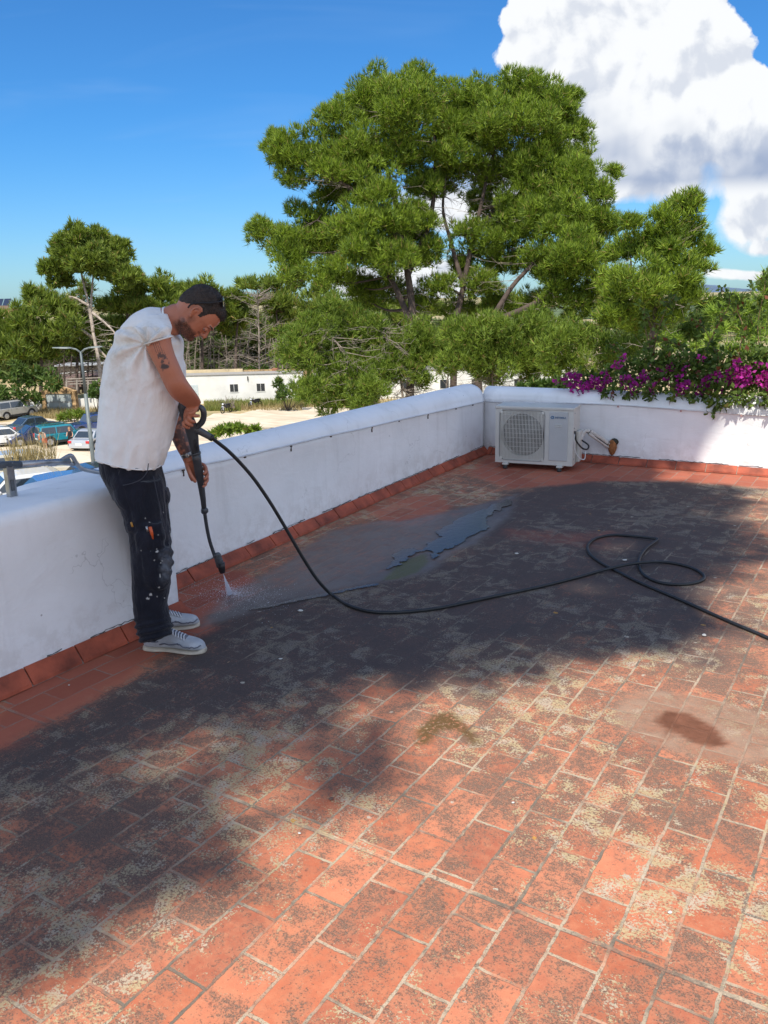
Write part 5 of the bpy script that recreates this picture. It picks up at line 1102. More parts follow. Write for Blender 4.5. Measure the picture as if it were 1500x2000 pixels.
    # seam line round the front pocket
    q=MB(); P=[M(x,y,dvv)-MR for x,y,dvv in [(290,905,-.195),(287,922,-.20),(276,936,-.205),(258,944,-.206),(240,948,-.20)]]; q.tube(catmull(P,4),0.0022,5); P=[M(x,y,dvv)-MR for x,y,dvv in [(300,930,-.19),(308,970,-.21),(318,1010,-.215),(325,1045,-.215)]]; q.tube(catmull(P,4),0.0018,5); q.obj('pocket_seam',mat('seam_thread',(0.035,0.037,0.05),0.8),o,True)
    OR=mat('orange_plastic',(0.62,0.10,0.02),0.4); q=MB(); P=[M(x,y,-.236)-MR for x,y in[(293,1029),(296,1040),(299,1053)]]; q.tube(P,[0.010,0.0095,0.004],8,flat=0.6); q.obj('marker_pen',OR,o,True)
    q=MB(); P=[M(x,y,-.236)-MR for x,y in[(286,1028),(289,1038)]]; q.tube(P,[0.005,0.0055],6); q.obj('metal_clip',GAL,o,True)
    q=MB(); P=[M(x,y,-.222)-MR for x,y in[(256,1020),(259,1029)]]; q.tube(P,[0.0045,0.0045],6); q.obj('pencil',mat('pencil_yellow',(0.45,0.22,0.03),0.5),o,True)
    # shoes
    SH=cloth_mat('dusty_white_leather',(0.36,0.38,0.41),(0.47,0.49,0.52),22,0.5,0.6,[((0.33,0.33,0.35),30,0.6,0.72,2.0)],0.25); SOL=mat('cream_rubber_sole',(0.55,0.48,0.38),0.7,var=0.12,scale=25); LACE=mat('shoe_lace',(0.62,0.64,0.68),0.8)
    def shoe(heel,toe,lab):
        hx=np.array([*gz(*heel)[:2],0]); tx=np.array([*gz(*toe)[:2],0]); d=(tx-hx); L=np.linalg.norm(d); d/=L; s=np.array([-d[1],d[0],0]); Z=np.array([0,0,1.0])
        if s@FH<0: s=-s
        c0=hx+s*0.045; 
        st=[0,.04,.12,.25,.4,.55,.7,.82,.92,.98,1.0]; wid=[.020,.033,.040,.038,.036,.043,.050,.050,.040,.024,.010]; top=[.070,.098,.108,.112,.112,.092,.074,.066,.058,.046,.030]; base=0.019
        def prof(t,w,z0,z1,ex=2.6):
            c=c0+d*L*t+s*(0.006*math.sin(t*3.1)); out=[]
            for k in range(18):
                a=2*math.pi*k/18; ca,sa=math.cos(a),math.sin(a); ca=math.copysign(abs(ca)**(2/ex),ca); sa=math.copysign(abs(sa)**(2/ex),sa)
                z=z0+(z1-z0)*(sa*0.5+0.5); nar=1.0 if sa<0 else 1-0.40*sa*(0.6 if t>0.6 else 1.0); out.append(c+s*w*ca*nar+Z*z-MR)
            return out
        A=catmull([np.array([t,w,tp]) for t,w,tp in zip(st,wid,top)],3)
        q=MB(); q.rings([prof(a[0],max(a[1],.004)-0.003,base-0.006,max(a[2],.03)) for a in A]); up=remesh('shoe_upper',q,0.004,[SH],None,2); 
        q=MB(); q.rings([prof(a[0]*1.02-0.01,max(a[1],.004)+0.0035,0.001,base-0.004+0.008*max(0,(0.2-a[0])/0.2)+0.008*sm(a[0],.85,1.0),6) for a in A]); so_=q.obj('shoe_sole',SOL,up,True); fixnorm(so_)
        q=MB(); q.rings([[c0+d*L*t+s*(np.interp(t,st,wid)*0.36*x_)+Z*(np.interp(t,st,top)+h_)-MR for x_,h_ in((-1,-0.006),(-1,0.0015),(1,0.0015),(1,-0.006))] for t in(0.34,0.45,0.55,0.66,0.72)]); tg=q.obj('shoe_tongue',mat('shoe_tongue',(0.14,0.15,0.18),0.8),up,True); fixnorm(tg)
        q=MB()
        for k in range(7):
            t=0.40+0.045*k; z=np.interp(t,st,top)+0.001; w=np.interp(t,st,wid)*0.52; c=c0+d*L*t; q.tube([c+s*w*1.1+Z*(z-0.008)-MR,c+s*w*0.5+Z*(z+0.003)-MR,c-s*w*0.5+Z*(z+0.003)+d*0.004-MR,c-s*w*1.3+Z*(z-0.010)+d*0.012-MR],0.0034,5)
        q.obj('shoe_laces',LACE,up,True)
        q=MB()
        for (t0,t1,za,zb_) in[(0.30,0.62,.040,.050),(0.60,0.80,.050,.036),(0.80,0.97,.036,.040),(0.05,0.28,.060,.050)]:
            P=[]
            for k in range(5):
                t=t0+(t1-t0)*k/4; z=za+(zb_-za)*k/4+0.004*math.sin(k*2); w=np.interp(t,st,wid)*(1.0-0.25*max(0,(z-.03)/.05)); P.append(c0+d*L*t-s*w+Z*z-MR)
            q.tube(P,0.0032,4)
        q.obj('shoe_seam',mat('grey_stitching',(0.12,0.13,0.16),0.8),up,True)
        up.name='shoe'; up.parent=man; return up
    shoe((276,1274),(394,1281),'near'); shoe((272,1243),(391,1227),'far')
body=skin_body(); clothes()
# eyes and brows
EYM=mat('eye_white',(0.35,0.30,0.28),0.3)
for s in(-1,1):
    q=MB(); q.ball(M(*hp(41.5,-1.2),s*0.031)-MR,(0.0115,0.0115,0.0115),12,8); ey=q.obj('eye',EYM,body,True)
    q=MB(); q.ball(M(*hp(41.8,-0.9),s*0.0312)-MR,(0.0118,0.0118,0.0118),12,8); q.obj('eyelid',SKIN,body,True)
    q=MB(); q.tube([M(*hp(38.6,3.6),s*0.020)-MR,M(*hp(37.6,2.8),s*0.032)-MR,M(*hp(38.6,-2.5),s*0.044)-MR],[0.0012,0.0018,0.0012],5); q.obj('eyelashes',HAIR,body,True)
for s in(-1,1):
    q=MB(); q.tube([M(*hp(50,6.5),s*0.012)-MR,M(*hp(52.5,4.5),s*0.030)-MR,M(*hp(51,-2),s*0.052)-MR],[0.0035,0.0042,0.0022],6); q.obj('eyebrow',HAIR,body,True)
# sunglasses pushed up on his head
q=MB(); LZ=mat('dark_lens',(0.008,0.01,0.02),0.08,coat=1.0,var=0.05)
for s in(-1,1): q.tube(catmull([M(x,y,s*dv)-MR for x,y,dv in[(367,601,.083),(374,594,.083),(390,592,.082),(410,592,.080),(427,590,.074),(433,588,.066)]],4),0.0036,6)
q.tube(catmull([M(x,y,dv)-MR for x,y,dv in[(433,588,-.066),(438,592,-.035),(440,595,0),(438,592,.035),(433,588,.066)]],4),0.0030,6); sg=q.obj('sunglasses',mat('black_frame',(0.006,0.006,0.007),0.6),man,True)
for s in(-1,1):
    q=MB(); rr=[]
    for r_,of in((1.0,0.0),(0.6,0.0035),(0.0001,0.005)):
        rr.append([M(431+5.5*abs(0)+4.0*math.sin(a)*r_*0.3,589+12*math.cos(a)*r_,s*0.036+0.026*math.sin(a)*r_)-MR+Rv*(0.012+of) for a in[2*math.pi*k/16 for k in range(16)]])
    q.rings(rr,cap=False); q.obj('lens',LZ,sg,True)
# wrist watch on the far wrist
q=MB(); rr=[ering((355+dx,893+dy),(377+dx,884+dy),.205,.034,18,2) for dx,dy in((-2,-4),(-1.3,-2),(0.5,1),(1.5,3))]; rr=[[p-MR for p in r] for r in rr]; q.rings(rr); wt=q.obj('wristwatch',mat('steel_bracelet',(0.35,0.33,0.30),0.3,metal=0.9,var=0.2,scale=80),man,True); fixnorm(wt)
q=MB(); c=M(366.5,889.5,.168)-MR; q.ball(c,(0.013,0.007,0.013),12,6); q.obj('watch_dial',mat('watch_dial',(0.5,0.5,0.48),0.2,metal=0.6),wt,True)
# ================================================================ pressure washer lance and hose
PLG=mat('grey_gun_plastic',(0.060,0.068,0.078),0.45,var=0.12,scale=20); PLD=mat('black_gun_plastic',(0.018,0.018,0.020),0.45,var=0.2,scale=40); 
def gd(y): return -0.005+(y-800)/360*0.63 if y>800 else (y-800)/360*0.35
LR=M(375,830,gd(830)); gun=empty('pressure_washer_lance',tuple(LR)); tag(gun,'grey pressure washer gun and lance held down by the man, jet hitting the tiles','pressure washer')
def GR_(rows,n=16,ex=2.8): return [[p-LR for p in ering(l,r,gd((l[1]+r[1])/2),b,n,ex)] for l,r,b in rows]
q=MB(); q.rings(GR_([((346,786),(356,783),.012),((349,800),(366,795),.017),((354,815),(376,810),.021),((360,834),(385,830),.024),((366,853),(387,849),.025),((371,872),(388,868),.025),((375,888),(390,884),.026)])); q.obj('gun_housing',PLG,gun,True)
q=MB(); q.rings(GR_([((374,886),(391,882),.030),((374.5,890),(392,886),.030)])); q.obj('collar',PLG,gun,True)
q=MB(); q.rings(GR_([((375,889),(391,885),.024),((378,905),(393,900),.023),((381,922),(396,918),.023),((385,940),(398,937),.021),((389,960),(400,957),.019),((392,978),(402,976),.016),((394,994),(403,993),.014)])); q.obj('barrel_sleeve',PLG,gun,True)
q=MB()
for dx in(3,6,9): q.tube([M(374+dx,858,gd(858)-.026)-LR,M(378+dx,880,gd(880)-.027)-LR],0.0014,4)
q.obj('sleeve_rib',PLD,gun,True)
q=MB(); q.rings(GR_([((393,993),(404,992),.015),((392.5,996),(406.5,995),.024),((393,1001),(407,1000),.024),((396,1004),(404,1003),.012)],16,2)); q.obj('flange',PLG,gun,True)
q=MB(); q.tube([M(x,y,gd(y))-LR for x,y in catmull([(399.5,1000),(404,1030),(410,1058),(420,1088)],4)],0.0095,10); q.obj('lance_tube',PLG,gun,True)
q=MB(); q.rings(GR_([((416.5,1082),(428,1079),.016),((417,1086),(431,1082),.020),((421,1100),(436,1096),.020),((423,1108),(438,1104),.018)],16,2)); q.obj('nozzle_body',mat('grey_nozzle',(0.10,0.11,0.12),0.5,var=0.3,scale=90),gun,True)
q=MB(); q.rings(GR_([((424,1102),(439,1098),.020),((427,1114),(440,1111),.018),((430,1120),(440,1118),.014)],16,2)); q.obj('nozzle_cap',PLD,gun,True)
q=MB(); P=catmull([M(x,y,gd(y)+.0)-LR for x,y in[(370,797),(382,796),(391,795),(397,802),(398,813),(395,823),(389,830),(382,834)]],4); q.tube(P,[0.011+0.003*math.sin(i/len(P)*3.1) for i in range(len(P))],10,flat=1.25); q.obj('trigger_guard',PLG,gun,True)
q=MB(); P=catmull([M(x,y,gd(y))-LR for x,y in[(388,800),(378,802),(370,804)]],3); q.tube(P,0.0085,8); q.obj('trigger',PLD,gun,True)
q=MB(); q.tube([M(372,800,-.036)-LR,M(386,796.5,-.036)-LR],0.0045,6); q.obj('yellow_strip',mat('yellow_strip',(0.45,0.33,0.04),0.5),gun,True)
q=MB(); P=[M(x,y,gd(y)+.0)-LR for x,y in catmull([(379,836),(392,843),(403,849),(411,853.5)],3)]; q.tube(P,[0.019-0.004*i/len(P) for i in range(len(P))],12); q.obj('hose_inlet',PLG,gun,True)
q=MB(); q.tube([M(410,853,gd(853))-LR,M(415,856,gd(856))-LR],[0.0165,0.0165],14); q.obj('inlet_collar',PLD,gun,True)
# the jet: a fan of fine drops (one mesh, water)
WAT=bpy.data.materials.new('water_jet'); WAT.use_nodes=True; tt=NT(WAT.node_tree); bb=WAT.node_tree.nodes['Principled BSDF']; bb.inputs['Base Color'].default_value=rgb(0.85,0.87,0.95); bb.inputs['Roughness'].default_value=0.4; bb.inputs['Alpha'].default_value=1.0
nz=M(436,1120,gd(1120)); hit=gz(449,1161,0.004); rng=np.random.default_rng(3); n=5200
tpar=rng.random(n)**0.7; wdt=np.linalg.norm(gz(455,1156)-gz(441,1160))*0.5
lat=(gz(456,1154)-gz(441,1161)); lat/=np.linalg.norm(lat); B=nz+(hit-nz)*tpar[:,None]+lat*((rng.normal(size=n)*0.42)*wdt*tpar)[:,None]+np.cross(lat,[0,0,1.])*((rng.normal(size=n)*0.12)*wdt*tpar)[:,None]
dj=(hit-nz)/np.linalg.norm(hit-nz); L=0.006+0.01*rng.random(n); s=np.cross(np.tile(dj,(n,1)),rng.normal(size=(n,3))); s/=np.linalg.norm(s,axis=1,keepdims=True)
Tj=np.stack([B-s*0.0007,B+s*0.0007,B+dj*L[:,None]],1).reshape(-1,3); 
# spatter along the tiles
m_=5200; r=np.abs(rng.normal(size=m_))*0.15; a=rng.random(m_)*6.28; Bs=hit+np.stack([np.cos(a)*r*1.3+0.04,np.sin(a)*r,np.abs(rng.normal(size=m_))*0.02*np.exp(-r*6)+0.004],1); s=rng.normal(size=(m_,3))*0.0010; s2=rng.normal(size=(m_,3))*0.0010; Ts=np.stack([Bs-s,Bs+s,Bs+s2],1).reshape(-1,3)
jt=link('water_jet',tris_mesh('water_jet',np.concatenate([Tj,Ts]),3),WAT,None,False); tag(jt,'white fan of water spraying from the lance tip onto the tiles','water',kind='stuff')
# hose
def hose():
    A=M(414,855.5,gd(855)); vA=A@FH; P=[A]; fl=gz(650,1163,0.012); vB=fl@FH
    air=[(425,864),(446,881),(470,905),(498,938),(530,985),(560,1035),(592,1090),(622,1135),(650,1163)]
    for i,(x,y) in enumerate(air):
        t=(i+1)/len(air); v=vA+(vB-vA)*(t**1.0); d=ray(x,y); p=CAM+d*v/(d@FH)
        if p[2]<0.0095: p=gz(x,y,0.0095)
        P.append(p)
    z=0.0095
    for x,y in[(685,1184),(730,1195),(790,1195),(860,1187),(950,1168),(1050,1147),(1130,1127)]: P.append(gz(x,y,z))
    for x,y,zz in[(1165,1117,.012),(1205,1107,.022),(1250,1099,.028),(1300,1098,.012),(1345,1107,z),(1372,1121,z),(1372,1133,z),(1340,1141,z),(1295,1139,z),(1262,1126,z),(1248,1107,z),(1250,1088,.010),(1262,1071,.012),(1279,1058,.016),(1284,1053,.020),(1270,1051,.020),(1235,1047,.014),(1195,1045,z),(1163,1052,z),(1148,1066,z),(1153,1083,z),(1175,1100,z),(1200,1113,z),(1250,1138,z),(1330,1172,z),(1420,1212,z),(1500,1246,z),(1620,1300,z)]: P.append(gz(x,y,zz))
    C=catmull(P,7); q=MB(); q.tube(C,0.0092,10); o=q.obj('hose',mat('black_hose_rubber',(0.016,0.018,0.020),0.5,var=0.25,scale=30,bump=0.1,bscale=200),smooth=True); tag(o,'black high pressure hose looping from the lance across the terrace','hose')
hose()
# ================================================================ cars
GLASS=mat('car_glass',(0.025,0.035,0.045),0.06,spec=0.8,var=0.1,coat=0.6); TYRE=mat('tyre',(0.02,0.02,0.02),0.85); RIM=mat('alloy_rim',(0.45,0.46,0.48),0.3,metal=0.7); TRIM=mat('black_car_trim',(0.02,0.02,0.022),0.55); REDL=mat('red_lamp',(0.5,0.01,0.012),0.2,coat=1.0,var=0.05); WHL=mat('clear_lamp',(0.7,0.72,0.75),0.12,coat=1.0,var=0.05); PLT=mat('number_plate',(0.75,0.75,0.72),0.4,var=0.03)
def paint(name,c,metal=0.25): return mat(name,c,0.25,metal=metal,coat=1.0,var=0.03,scale=2)
def car(label,colm,loc,rz,L=4.1,Wd=1.76,H=1.5,style='hatch',roofm=None,name='parked_car',cladding=False,spare=False,bars=False,cat='car'):
    e=empty(name,(loc[0],loc[1],terr(loc[0],loc[1])+0.012),rz); tag(e,label,cat,'cars parked on the sandy lot')
    hl=L/2; belt=H*0.60; g=0.20 if not cladding else 0.26
    if style=='hatch': lower=[(-hl,g+0.15),(-hl,g+.38),(-hl+0.03,belt*0.80),(-hl+0.10,belt*1.0),(-hl+0.2,belt*1.03),(0.15*L,belt*1.0),(hl-0.95,belt*0.98),(hl-0.35,belt*0.86),(hl-0.06,belt*0.68),(hl,g+.30),(hl-0.05,g+.05),(hl-0.35,g),(-hl+0.35,g)]; top=[(-hl+0.14,belt),(-hl+0.42,H-0.08),(-hl+0.75,H-0.015),(-0.15*L+.35,H),(0.07*L,H-0.05),(hl-1.15,belt*0.99)]
    elif style=='sedan': lower=[(-hl,g+.15),(-hl,g+.42),(-hl+0.04,belt*0.96),(-hl+0.55,belt*1.04),(0,belt),(hl-1.1,belt*0.97),(hl-0.35,belt*0.84),(hl-0.05,belt*0.66),(hl,g+.28),(hl-0.05,g+.04),(hl-.35,g),(-hl+.35,g)]; top=[(-hl+0.6,belt*1.02),(-hl+1.25,H-0.07),(-hl+1.7,H),(-0.02*L,H),(0.08*L,H-0.06),(hl-1.25,belt*0.98)]
    else: lower=[(-hl,g+.15),(-hl,g+.40),(-hl+0.02,belt*0.9),(-hl+0.05,belt*1.02),(0,belt),(hl-1.15,belt*0.99),(hl-0.2,belt*0.93),(hl-0.03,belt*0.72),(hl,g+.28),(hl-0.05,g+.05),(hl-.35,g),(-hl+.35,g)]; top=[(-hl+0.06,belt),(-hl+0.20,H-0.08),(-hl+0.45,H-0.01),(0,H),(0.10*L,H-0.06),(hl-1.35,belt)]
    def prism(P,w0,inset,tumble=0.0,zref=0,zr=1):
        cx=sum(p[0] for p in P)/len(P); cz=sum(p[1] for p in P)/len(P); rr=[]
        for y,s in((-w0,inset),(-w0+0.05,inset*0.35),(-w0+0.14,0),(w0-0.14,0),(w0-0.05,inset*0.35),(w0,inset)):
            r=[]
            for x,z in P:
                k=tumble*max(0,(z-zref)/zr); r.append((x-(x-cx)*s,y*(1-k),z-(z-cz)*s*0.7))
            rr.append(r)
        q=MB(); q.rings(rr); return q
    b=prism(lower,Wd/2,0.05).obj('body',colm,e,False); fixnorm(b)
    sm_=prism(top,Wd/2-0.05,0.02,0.16,belt,H-belt).obj('cabin',colm,b,False); fixnorm(sm_)
    for o in(b,sm_):
        md=o.modifiers.new('bev','BEVEL'); md.width=0.03; md.segments=2; md.limit_method='ANGLE'; md.angle_limit=math.radians(25)
    if roofm:
        q=MB(); i0,i1=2,4; P=[top[2],top[3],top[4]]; k=1-0.16
        vv=[(x,s*(Wd/2-0.10)*k,z+0.012) for x,z in P for s in(-1,1)]; q.add(vv,[(0,1,3,2),(2,3,5,4)]); q.obj('roof',roofm,b)
    def yw(z): return (Wd/2-0.05)*(1-0.16*max(0,(z-belt)/(H-belt)))
    # windows: side panes, windscreen, rear
    q0,q1=top[0],top[1]; t0=np.array(top)
    def lerp(a,b_,t): return (a[0]+(b_[0]-a[0])*t,a[1]+(b_[1]-a[1])*t)
    zt=H-0.13; zb_=belt+0.04
    def xat(z,front):
        seg=top[-2:] if front else top[:2]; a,b2=seg; 
        t=(z-a[1])/((b2[1]-a[1]) or 1); return a[0]+(b2[0]-a[0])*t
    xf0,xf1=xat(zb_,True)-0.12,xat(zt,True)-0.10; xr0,xr1=xat(zb_,False)+0.14,xat(zt,False)+0.14; xm=(xf1+xr1)/2-0.05
    for s in(-1,1):
        for a0,a1,b0,b1 in((xr0,xm-0.05,xr1,xm-0.05),(xm+0.03,xf0,xm+0.03,xf1)):
            q=MB(); o_=0.012; q.add([(a0,s*(yw(zb_)+o_),zb_),(a1,s*(yw(zb_)+o_),zb_),(b1,s*(yw(zt)+o_),zt),(b0,s*(yw(zt)+o_),zt)],[(0,1,2,3)]); q.obj('window',GLASS,b)
        q=MB(); q.box((xf0-0.12,s*(Wd/2+0.07),belt+0.06),(0.12,0.16,0.12),bev=0.03); q.obj('wing_mirror',colm,b,True)
        q=MB(); q.box((xm-0.35,s*(Wd/2+0.006),belt-0.12),(0.16,0.02,0.025)); q.box((xm+0.55,s*(Wd/2+0.006),belt-0.12),(0.16,0.02,0.025)); q.obj('door_handle',TRIM,b)
        q=MB(); q.box((xm,s*(Wd/2+0.0045),(g+belt)/2+0.05),(0.012,0.006,belt-g-0.18)); q.box((0,s*(Wd/2+0.004),g+0.10),(L*0.52,0.012,0.09 if not cladding else 0.18)); q.obj('door_trim',TRIM,b)
        q=MB(); q.box((-hl+0.05,s*(Wd/2-0.17),belt*0.80),(0.14,0.30,0.20 if style!='suv' else 0.34),bev=0.03); q.obj('tail_light',REDL,b,True)
        q=MB(); q.box((hl-0.16,s*(Wd/2-0.22),belt*0.70),(0.22,0.36,0.15),bev=0.04); q.obj('headlight',WHL,b,True)
        for x in(-hl+0.78,hl-0.80):
            r=0.32 if style!='suv' else 0.36
            w=MB(); w.tube([(x,s*(Wd/2-0.20),r),(x,s*(Wd/2-0.02),r),(x,s*(Wd/2+0.012),r)],[r,r,r*0.93],20); wo_=w.obj('wheel',TYRE,e,True)
            w=MB(); w.tube([(x,s*(Wd/2+0.013),r),(x,s*(Wd/2+0.022),r)],[r*0.66,r*0.60],14); 
            w.obj('rim',RIM,wo_,False)
            w=MB(); P=[(x+1.18*r*math.cos(a),s*(Wd/2+0.004),r+1.18*r*math.sin(a)) for a in[math.pi*k/12 for k in range(13)]]; w.tube(P,0.035,5); w.add([(x+1.16*r*math.cos(a),s*(Wd/2+0.003),r+1.16*r*math.sin(a)) for a in[math.pi*k/12 for k in range(13)]],[tuple(range(13))]); w.obj('wheel_arch',TRIM,b)
    for fr,nm in((True,'windscreen'),(False,'rear_window')):
        seg=top[-2:] if fr else top[:2]; a,b2=(seg[1],seg[0]) if fr else (seg[0],seg[1]); lo=lerp(a,b2,0.10); hi=lerp(a,b2,0.90); nx=0.02 if fr else -0.02
        q=MB(); q.add([(lo[0]+nx,-yw(lo[1])+0.12,lo[1]+0.012),(lo[0]+nx,yw(lo[1])-0.12,lo[1]+0.012),(hi[0]+nx,yw(hi[1])-0.12,hi[1]+0.012),(hi[0]+nx,-yw(hi[1])+0.12,hi[1]+0.012)],[(0,1,2,3)]); q.obj(nm,GLASS,b)
    q=MB(); q.box((-hl+0.02,0,g+0.16),(0.12,Wd-0.12,0.24),bev=0.03); q.box((hl-0.02,0,g+0.14),(0.12,Wd-0.16,0.20),bev=0.03); q.obj('bumper',TRIM if cladding else colm,b)
    q=MB(); q.box((-hl-0.015,0,belt*0.62 if style!='suv' else g+0.30),(0.03,0.52,0.12)); q.box((hl+0.035,0,g+0.2),(0.03,0.52,0.11)); q.obj('number_plate',PLT,b)
    q=MB(); q.box((hl-0.03,0,belt*0.66),(0.06,Wd*0.42,0.12)); q.obj('front_grille',TRIM,b)
    if spare: q=MB(); q.tube([(-hl-0.02,-0.1,belt*0.78),(-hl-0.20,-0.1,belt*0.78)],[0.33,0.31],18); q.obj('spare_wheel',TYRE,e,True)
    if bars:
        q=MB(); 
        for s in(-1,1): q.tube([(-0.28*L,s*yw(H)*0.92,H+0.02),(-0.26*L,s*yw(H)*0.92,H+0.06),(0.04*L,s*yw(H)*0.92,H+0.06),(0.06*L,s*yw(H)*0.92,H+0.01)],0.018,6)
        q.obj('roof_rail',TRIM,b,True)
    return e
SUVS=paint('silver_paint',(0.42,0.42,0.40)); WHITE=paint('white_paint',(0.72,0.72,0.70),0.0); NAVY=paint('navy_paint',(0.018,0.035,0.11)); BLUE=paint('blue_paint',(0.02,0.055,0.20)); TEAL=paint('teal_paint',(0.015,0.25,0.33)); GREYB=paint('grey_blue_paint',(0.06,0.10,0.15)); SIL=paint('silver_grey_paint',(0.45,0.47,0.50)); CREAM=paint('cream_paint',(0.50,0.47,0.38),0); RED=paint('dark_red_paint',(0.20,0.02,0.02)); DKG=paint('dark_graphite_paint',(0.03,0.035,0.045)); LBL=paint('steel_blue_paint',(0.06,0.13,0.30))
HD=math.pi/2+YAW       # heading straight away from the terrace corner view
def place(px,py): p=gg(px,py); return p
car('silver off-road car with a spare wheel on its rear door under the green shrubs',SUVS,place(28,816),HD-0.55,4.3,1.8,1.75,'suv',cladding=True,spare=True,bars=True)
car('dark red car cut by the left edge beside the silver off-road car',RED,place(-14,817),HD-0.5,3.9,1.7,1.5,'hatch')
car('grey blue saloon with its windscreen towards the viewer behind the white hatchback',GREYB,place(70,845),HD+math.pi-0.95+3.4,4.4,1.78,1.45,'sedan')
car('white hatchback with a red tail lamp at the left edge of the picture',WHITE,place(14,870),HD-1.05,4.1,1.76,1.5,'hatch',bars=True)
car('navy blue hatchback between the white hatchback and the teal crossover',NAVY,place(68,866),HD+2.25,4.2,1.78,1.5,'hatch')
car('teal blue crossover with black roof rails beside the woman in black',TEAL,place(128,866),HD-0.95,4.2,1.80,1.58,'suv',cladding=True,bars=True)
car('blue crossover parked behind the street lamp post',BLUE,place(184,845),HD+2.3,4.4,1.84,1.62,'suv',bars=True)
car('silver saloon seen from behind next to the man in the white t-shirt',SIL,place(186,872),HD-0.2,4.4,1.78,1.42,'sedan')
car('cream van with big side windows behind the dry reeds',CREAM,at(52,905,40)*[1,1,0]+[0,0,-6.9],HD-1.15,4.6,1.8,1.85,'suv',bars=False)
car('white car nearest the terrace with its side windows and mirror in view',WHITE,at(28,960,32)*[1,1,0],HD+2.15,4.2,1.78,1.48,'hatch')
car('steel blue car with a sloping windscreen just below the parapet',LBL,at(95,975,30)*[1,1,0],HD+2.15,4.2,1.78,1.46,'hatch')
car('dark car of which only the roof shows behind the lamp post foot',DKG,at(165,935,33)*[1,1,0],HD+2.2,4.2,1.76,1.5,'hatch')
car('dark blue people carrier roof showing above the parapet right of the hose',NAVY,at(520,862,52)*[1,1,0],HD+1.75,4.4,1.8,1.62,'suv',bars=True)
car('white car with its windows just above the parapet under the young pine',WHITE,at(612,848,60)*[1,1,0],HD+1.85,4.3,1.78,1.68,'suv')
# ================================================================ people by the cars
def small_person(label,px,py,height,rows,heights,skinp,hairc,clothc,name='person',base=None,hz=0.0):
    """continuous lathe-like body in the picture plane of its own spot; rows (z fraction, half width, half depth, x offset, material slot)"""
    p=gg(px,py) if base is None else base; e=empty(name,tuple(p)); tag(e,label,'person'); return e,p
def figure(e,parts,rz):
    R=Matrix.Rotation(rz,3,'Z')
    for nm,rings_,m in parts:
        q=MB()
        for rows in rings_:
            rr=[]
            for (x,y,z,a,b) in rows: rr.append([R@Vector((x+a*math.cos(t),y+b*math.sin(t),z)) for t in[2*math.pi*k/12 for k in range(12)]])
            q.rings(rr)
        o=q.obj(nm,m,e,True); fixnorm(o)
p=gg(140,878); w=empty('person',tuple(p)); tag(w,'woman with blond hair in a long black dress beside the teal car','person')
SK2=mat('fair_skin',(0.50,0.28,0.19),0.6,var=0.08)
figure(w,[('body',[[(0,0,0,.04,.1),(0,0,.1,.045,.05),(0,0,.45,.06,.06),(0,0,.85,.13,.11),(0,0,1.0,.12,.10),(0,0,1.30,.17,.10),(0,0,1.40,.10,.08),(0,0,1.45,.05,.05),(0,0,1.50,.06,.07),(0,0,1.60,.075,.09),(0,0,1.68,.04,.05)],[( .16,0,1.33,.04,.04),(.20,-.05,1.10,.04,.04),(.12,-.20,.98,.035,.035),(.02,-.28,1.02,.03,.03)],[(-.16,0,1.33,.04,.04),(-.22,-.08,1.12,.04,.04),(-.26,-.25,1.05,.035,.035)],[(.1,0,0,.04,.1),(.1,0,.1,.04,.05),(.09,0,.6,.06,.06)]],SK2),
 ('dress',[[(0,0,.28,.24,.20),(0,0,.7,.20,.17),(0,0,1.0,.15,.13),(0,0,1.25,.19,.13),(0,0,1.39,.14,.10),(0,0,1.42,.07,.06)]],mat('black_dress',(0.012,0.012,0.014),0.9)),
 ('hair',[[(0,.03,1.40,.09,.07),(0,.03,1.55,.10,.10),(0,.01,1.66,.09,.10),(0,0,1.71,.04,.05)]],mat('blond_hair',(0.30,0.18,0.09),0.7))],YAW+0.4)
p=gg(89,876); w=empty('person',tuple(p)); tag(w,'person in a pale and black top bending over beside the teal car rear','person')
figure(w,[('body',[[(-.1,0,0,.05,.1),(-.1,0,.1,.05,.05),(-.1,0,.5,.07,.07),(-.08,0,.85,.11,.1),(0,-.12,1.05,.15,.12),(0,-.3,1.22,.16,.11),(0,-.42,1.27,.07,.06),(0,-.5,1.25,.08,.08),(0,-.56,1.22,.05,.06)],[(.1,0,0,.05,.1),(.1,0,.1,.05,.05),(.1,0,.5,.07,.07),(.08,0,.85,.10,.1)],[(.19,-.28,1.2,.045,.045),(.24,-.3,.95,.04,.04),(.15,-.42,.8,.035,.035)],[(-.19,-.28,1.2,.045,.045),(-.24,-.3,.95,.04,.04),(-.15,-.42,.8,.035,.035)]],SK2),
 ('top',[[(0,0,.80,.17,.14),(0,-.1,1.0,.19,.15),(0,-.28,1.24,.21,.14),(0,-.38,1.30,.12,.09)]],mat('pale_top',(0.48,0.42,0.36),0.9)),
 ('vest_strap',[[(0,-.09,1.16,.10,.05),(0,-.2,1.30,.10,.05)]],mat('black_strap',(0.012,0.012,0.014),0.9)),
 ('shorts',[[(-.1,0,.45,.10,.1),(-.05,0,.7,.15,.12),(0,0,.88,.18,.14)],[(.1,0,.45,.10,.1),(.06,0,.7,.14,.12),(0,0,.86,.16,.13)]],mat('coral_shorts',(0.60,0.12,0.07),0.8)),
 ('hair',[[(0,-.5,1.2,.09,.09),(0,-.5,1.32,.085,.09),(0,-.48,1.36,.04,.05)]],mat('brown_hair',(0.08,0.05,0.03),0.7))],YAW)
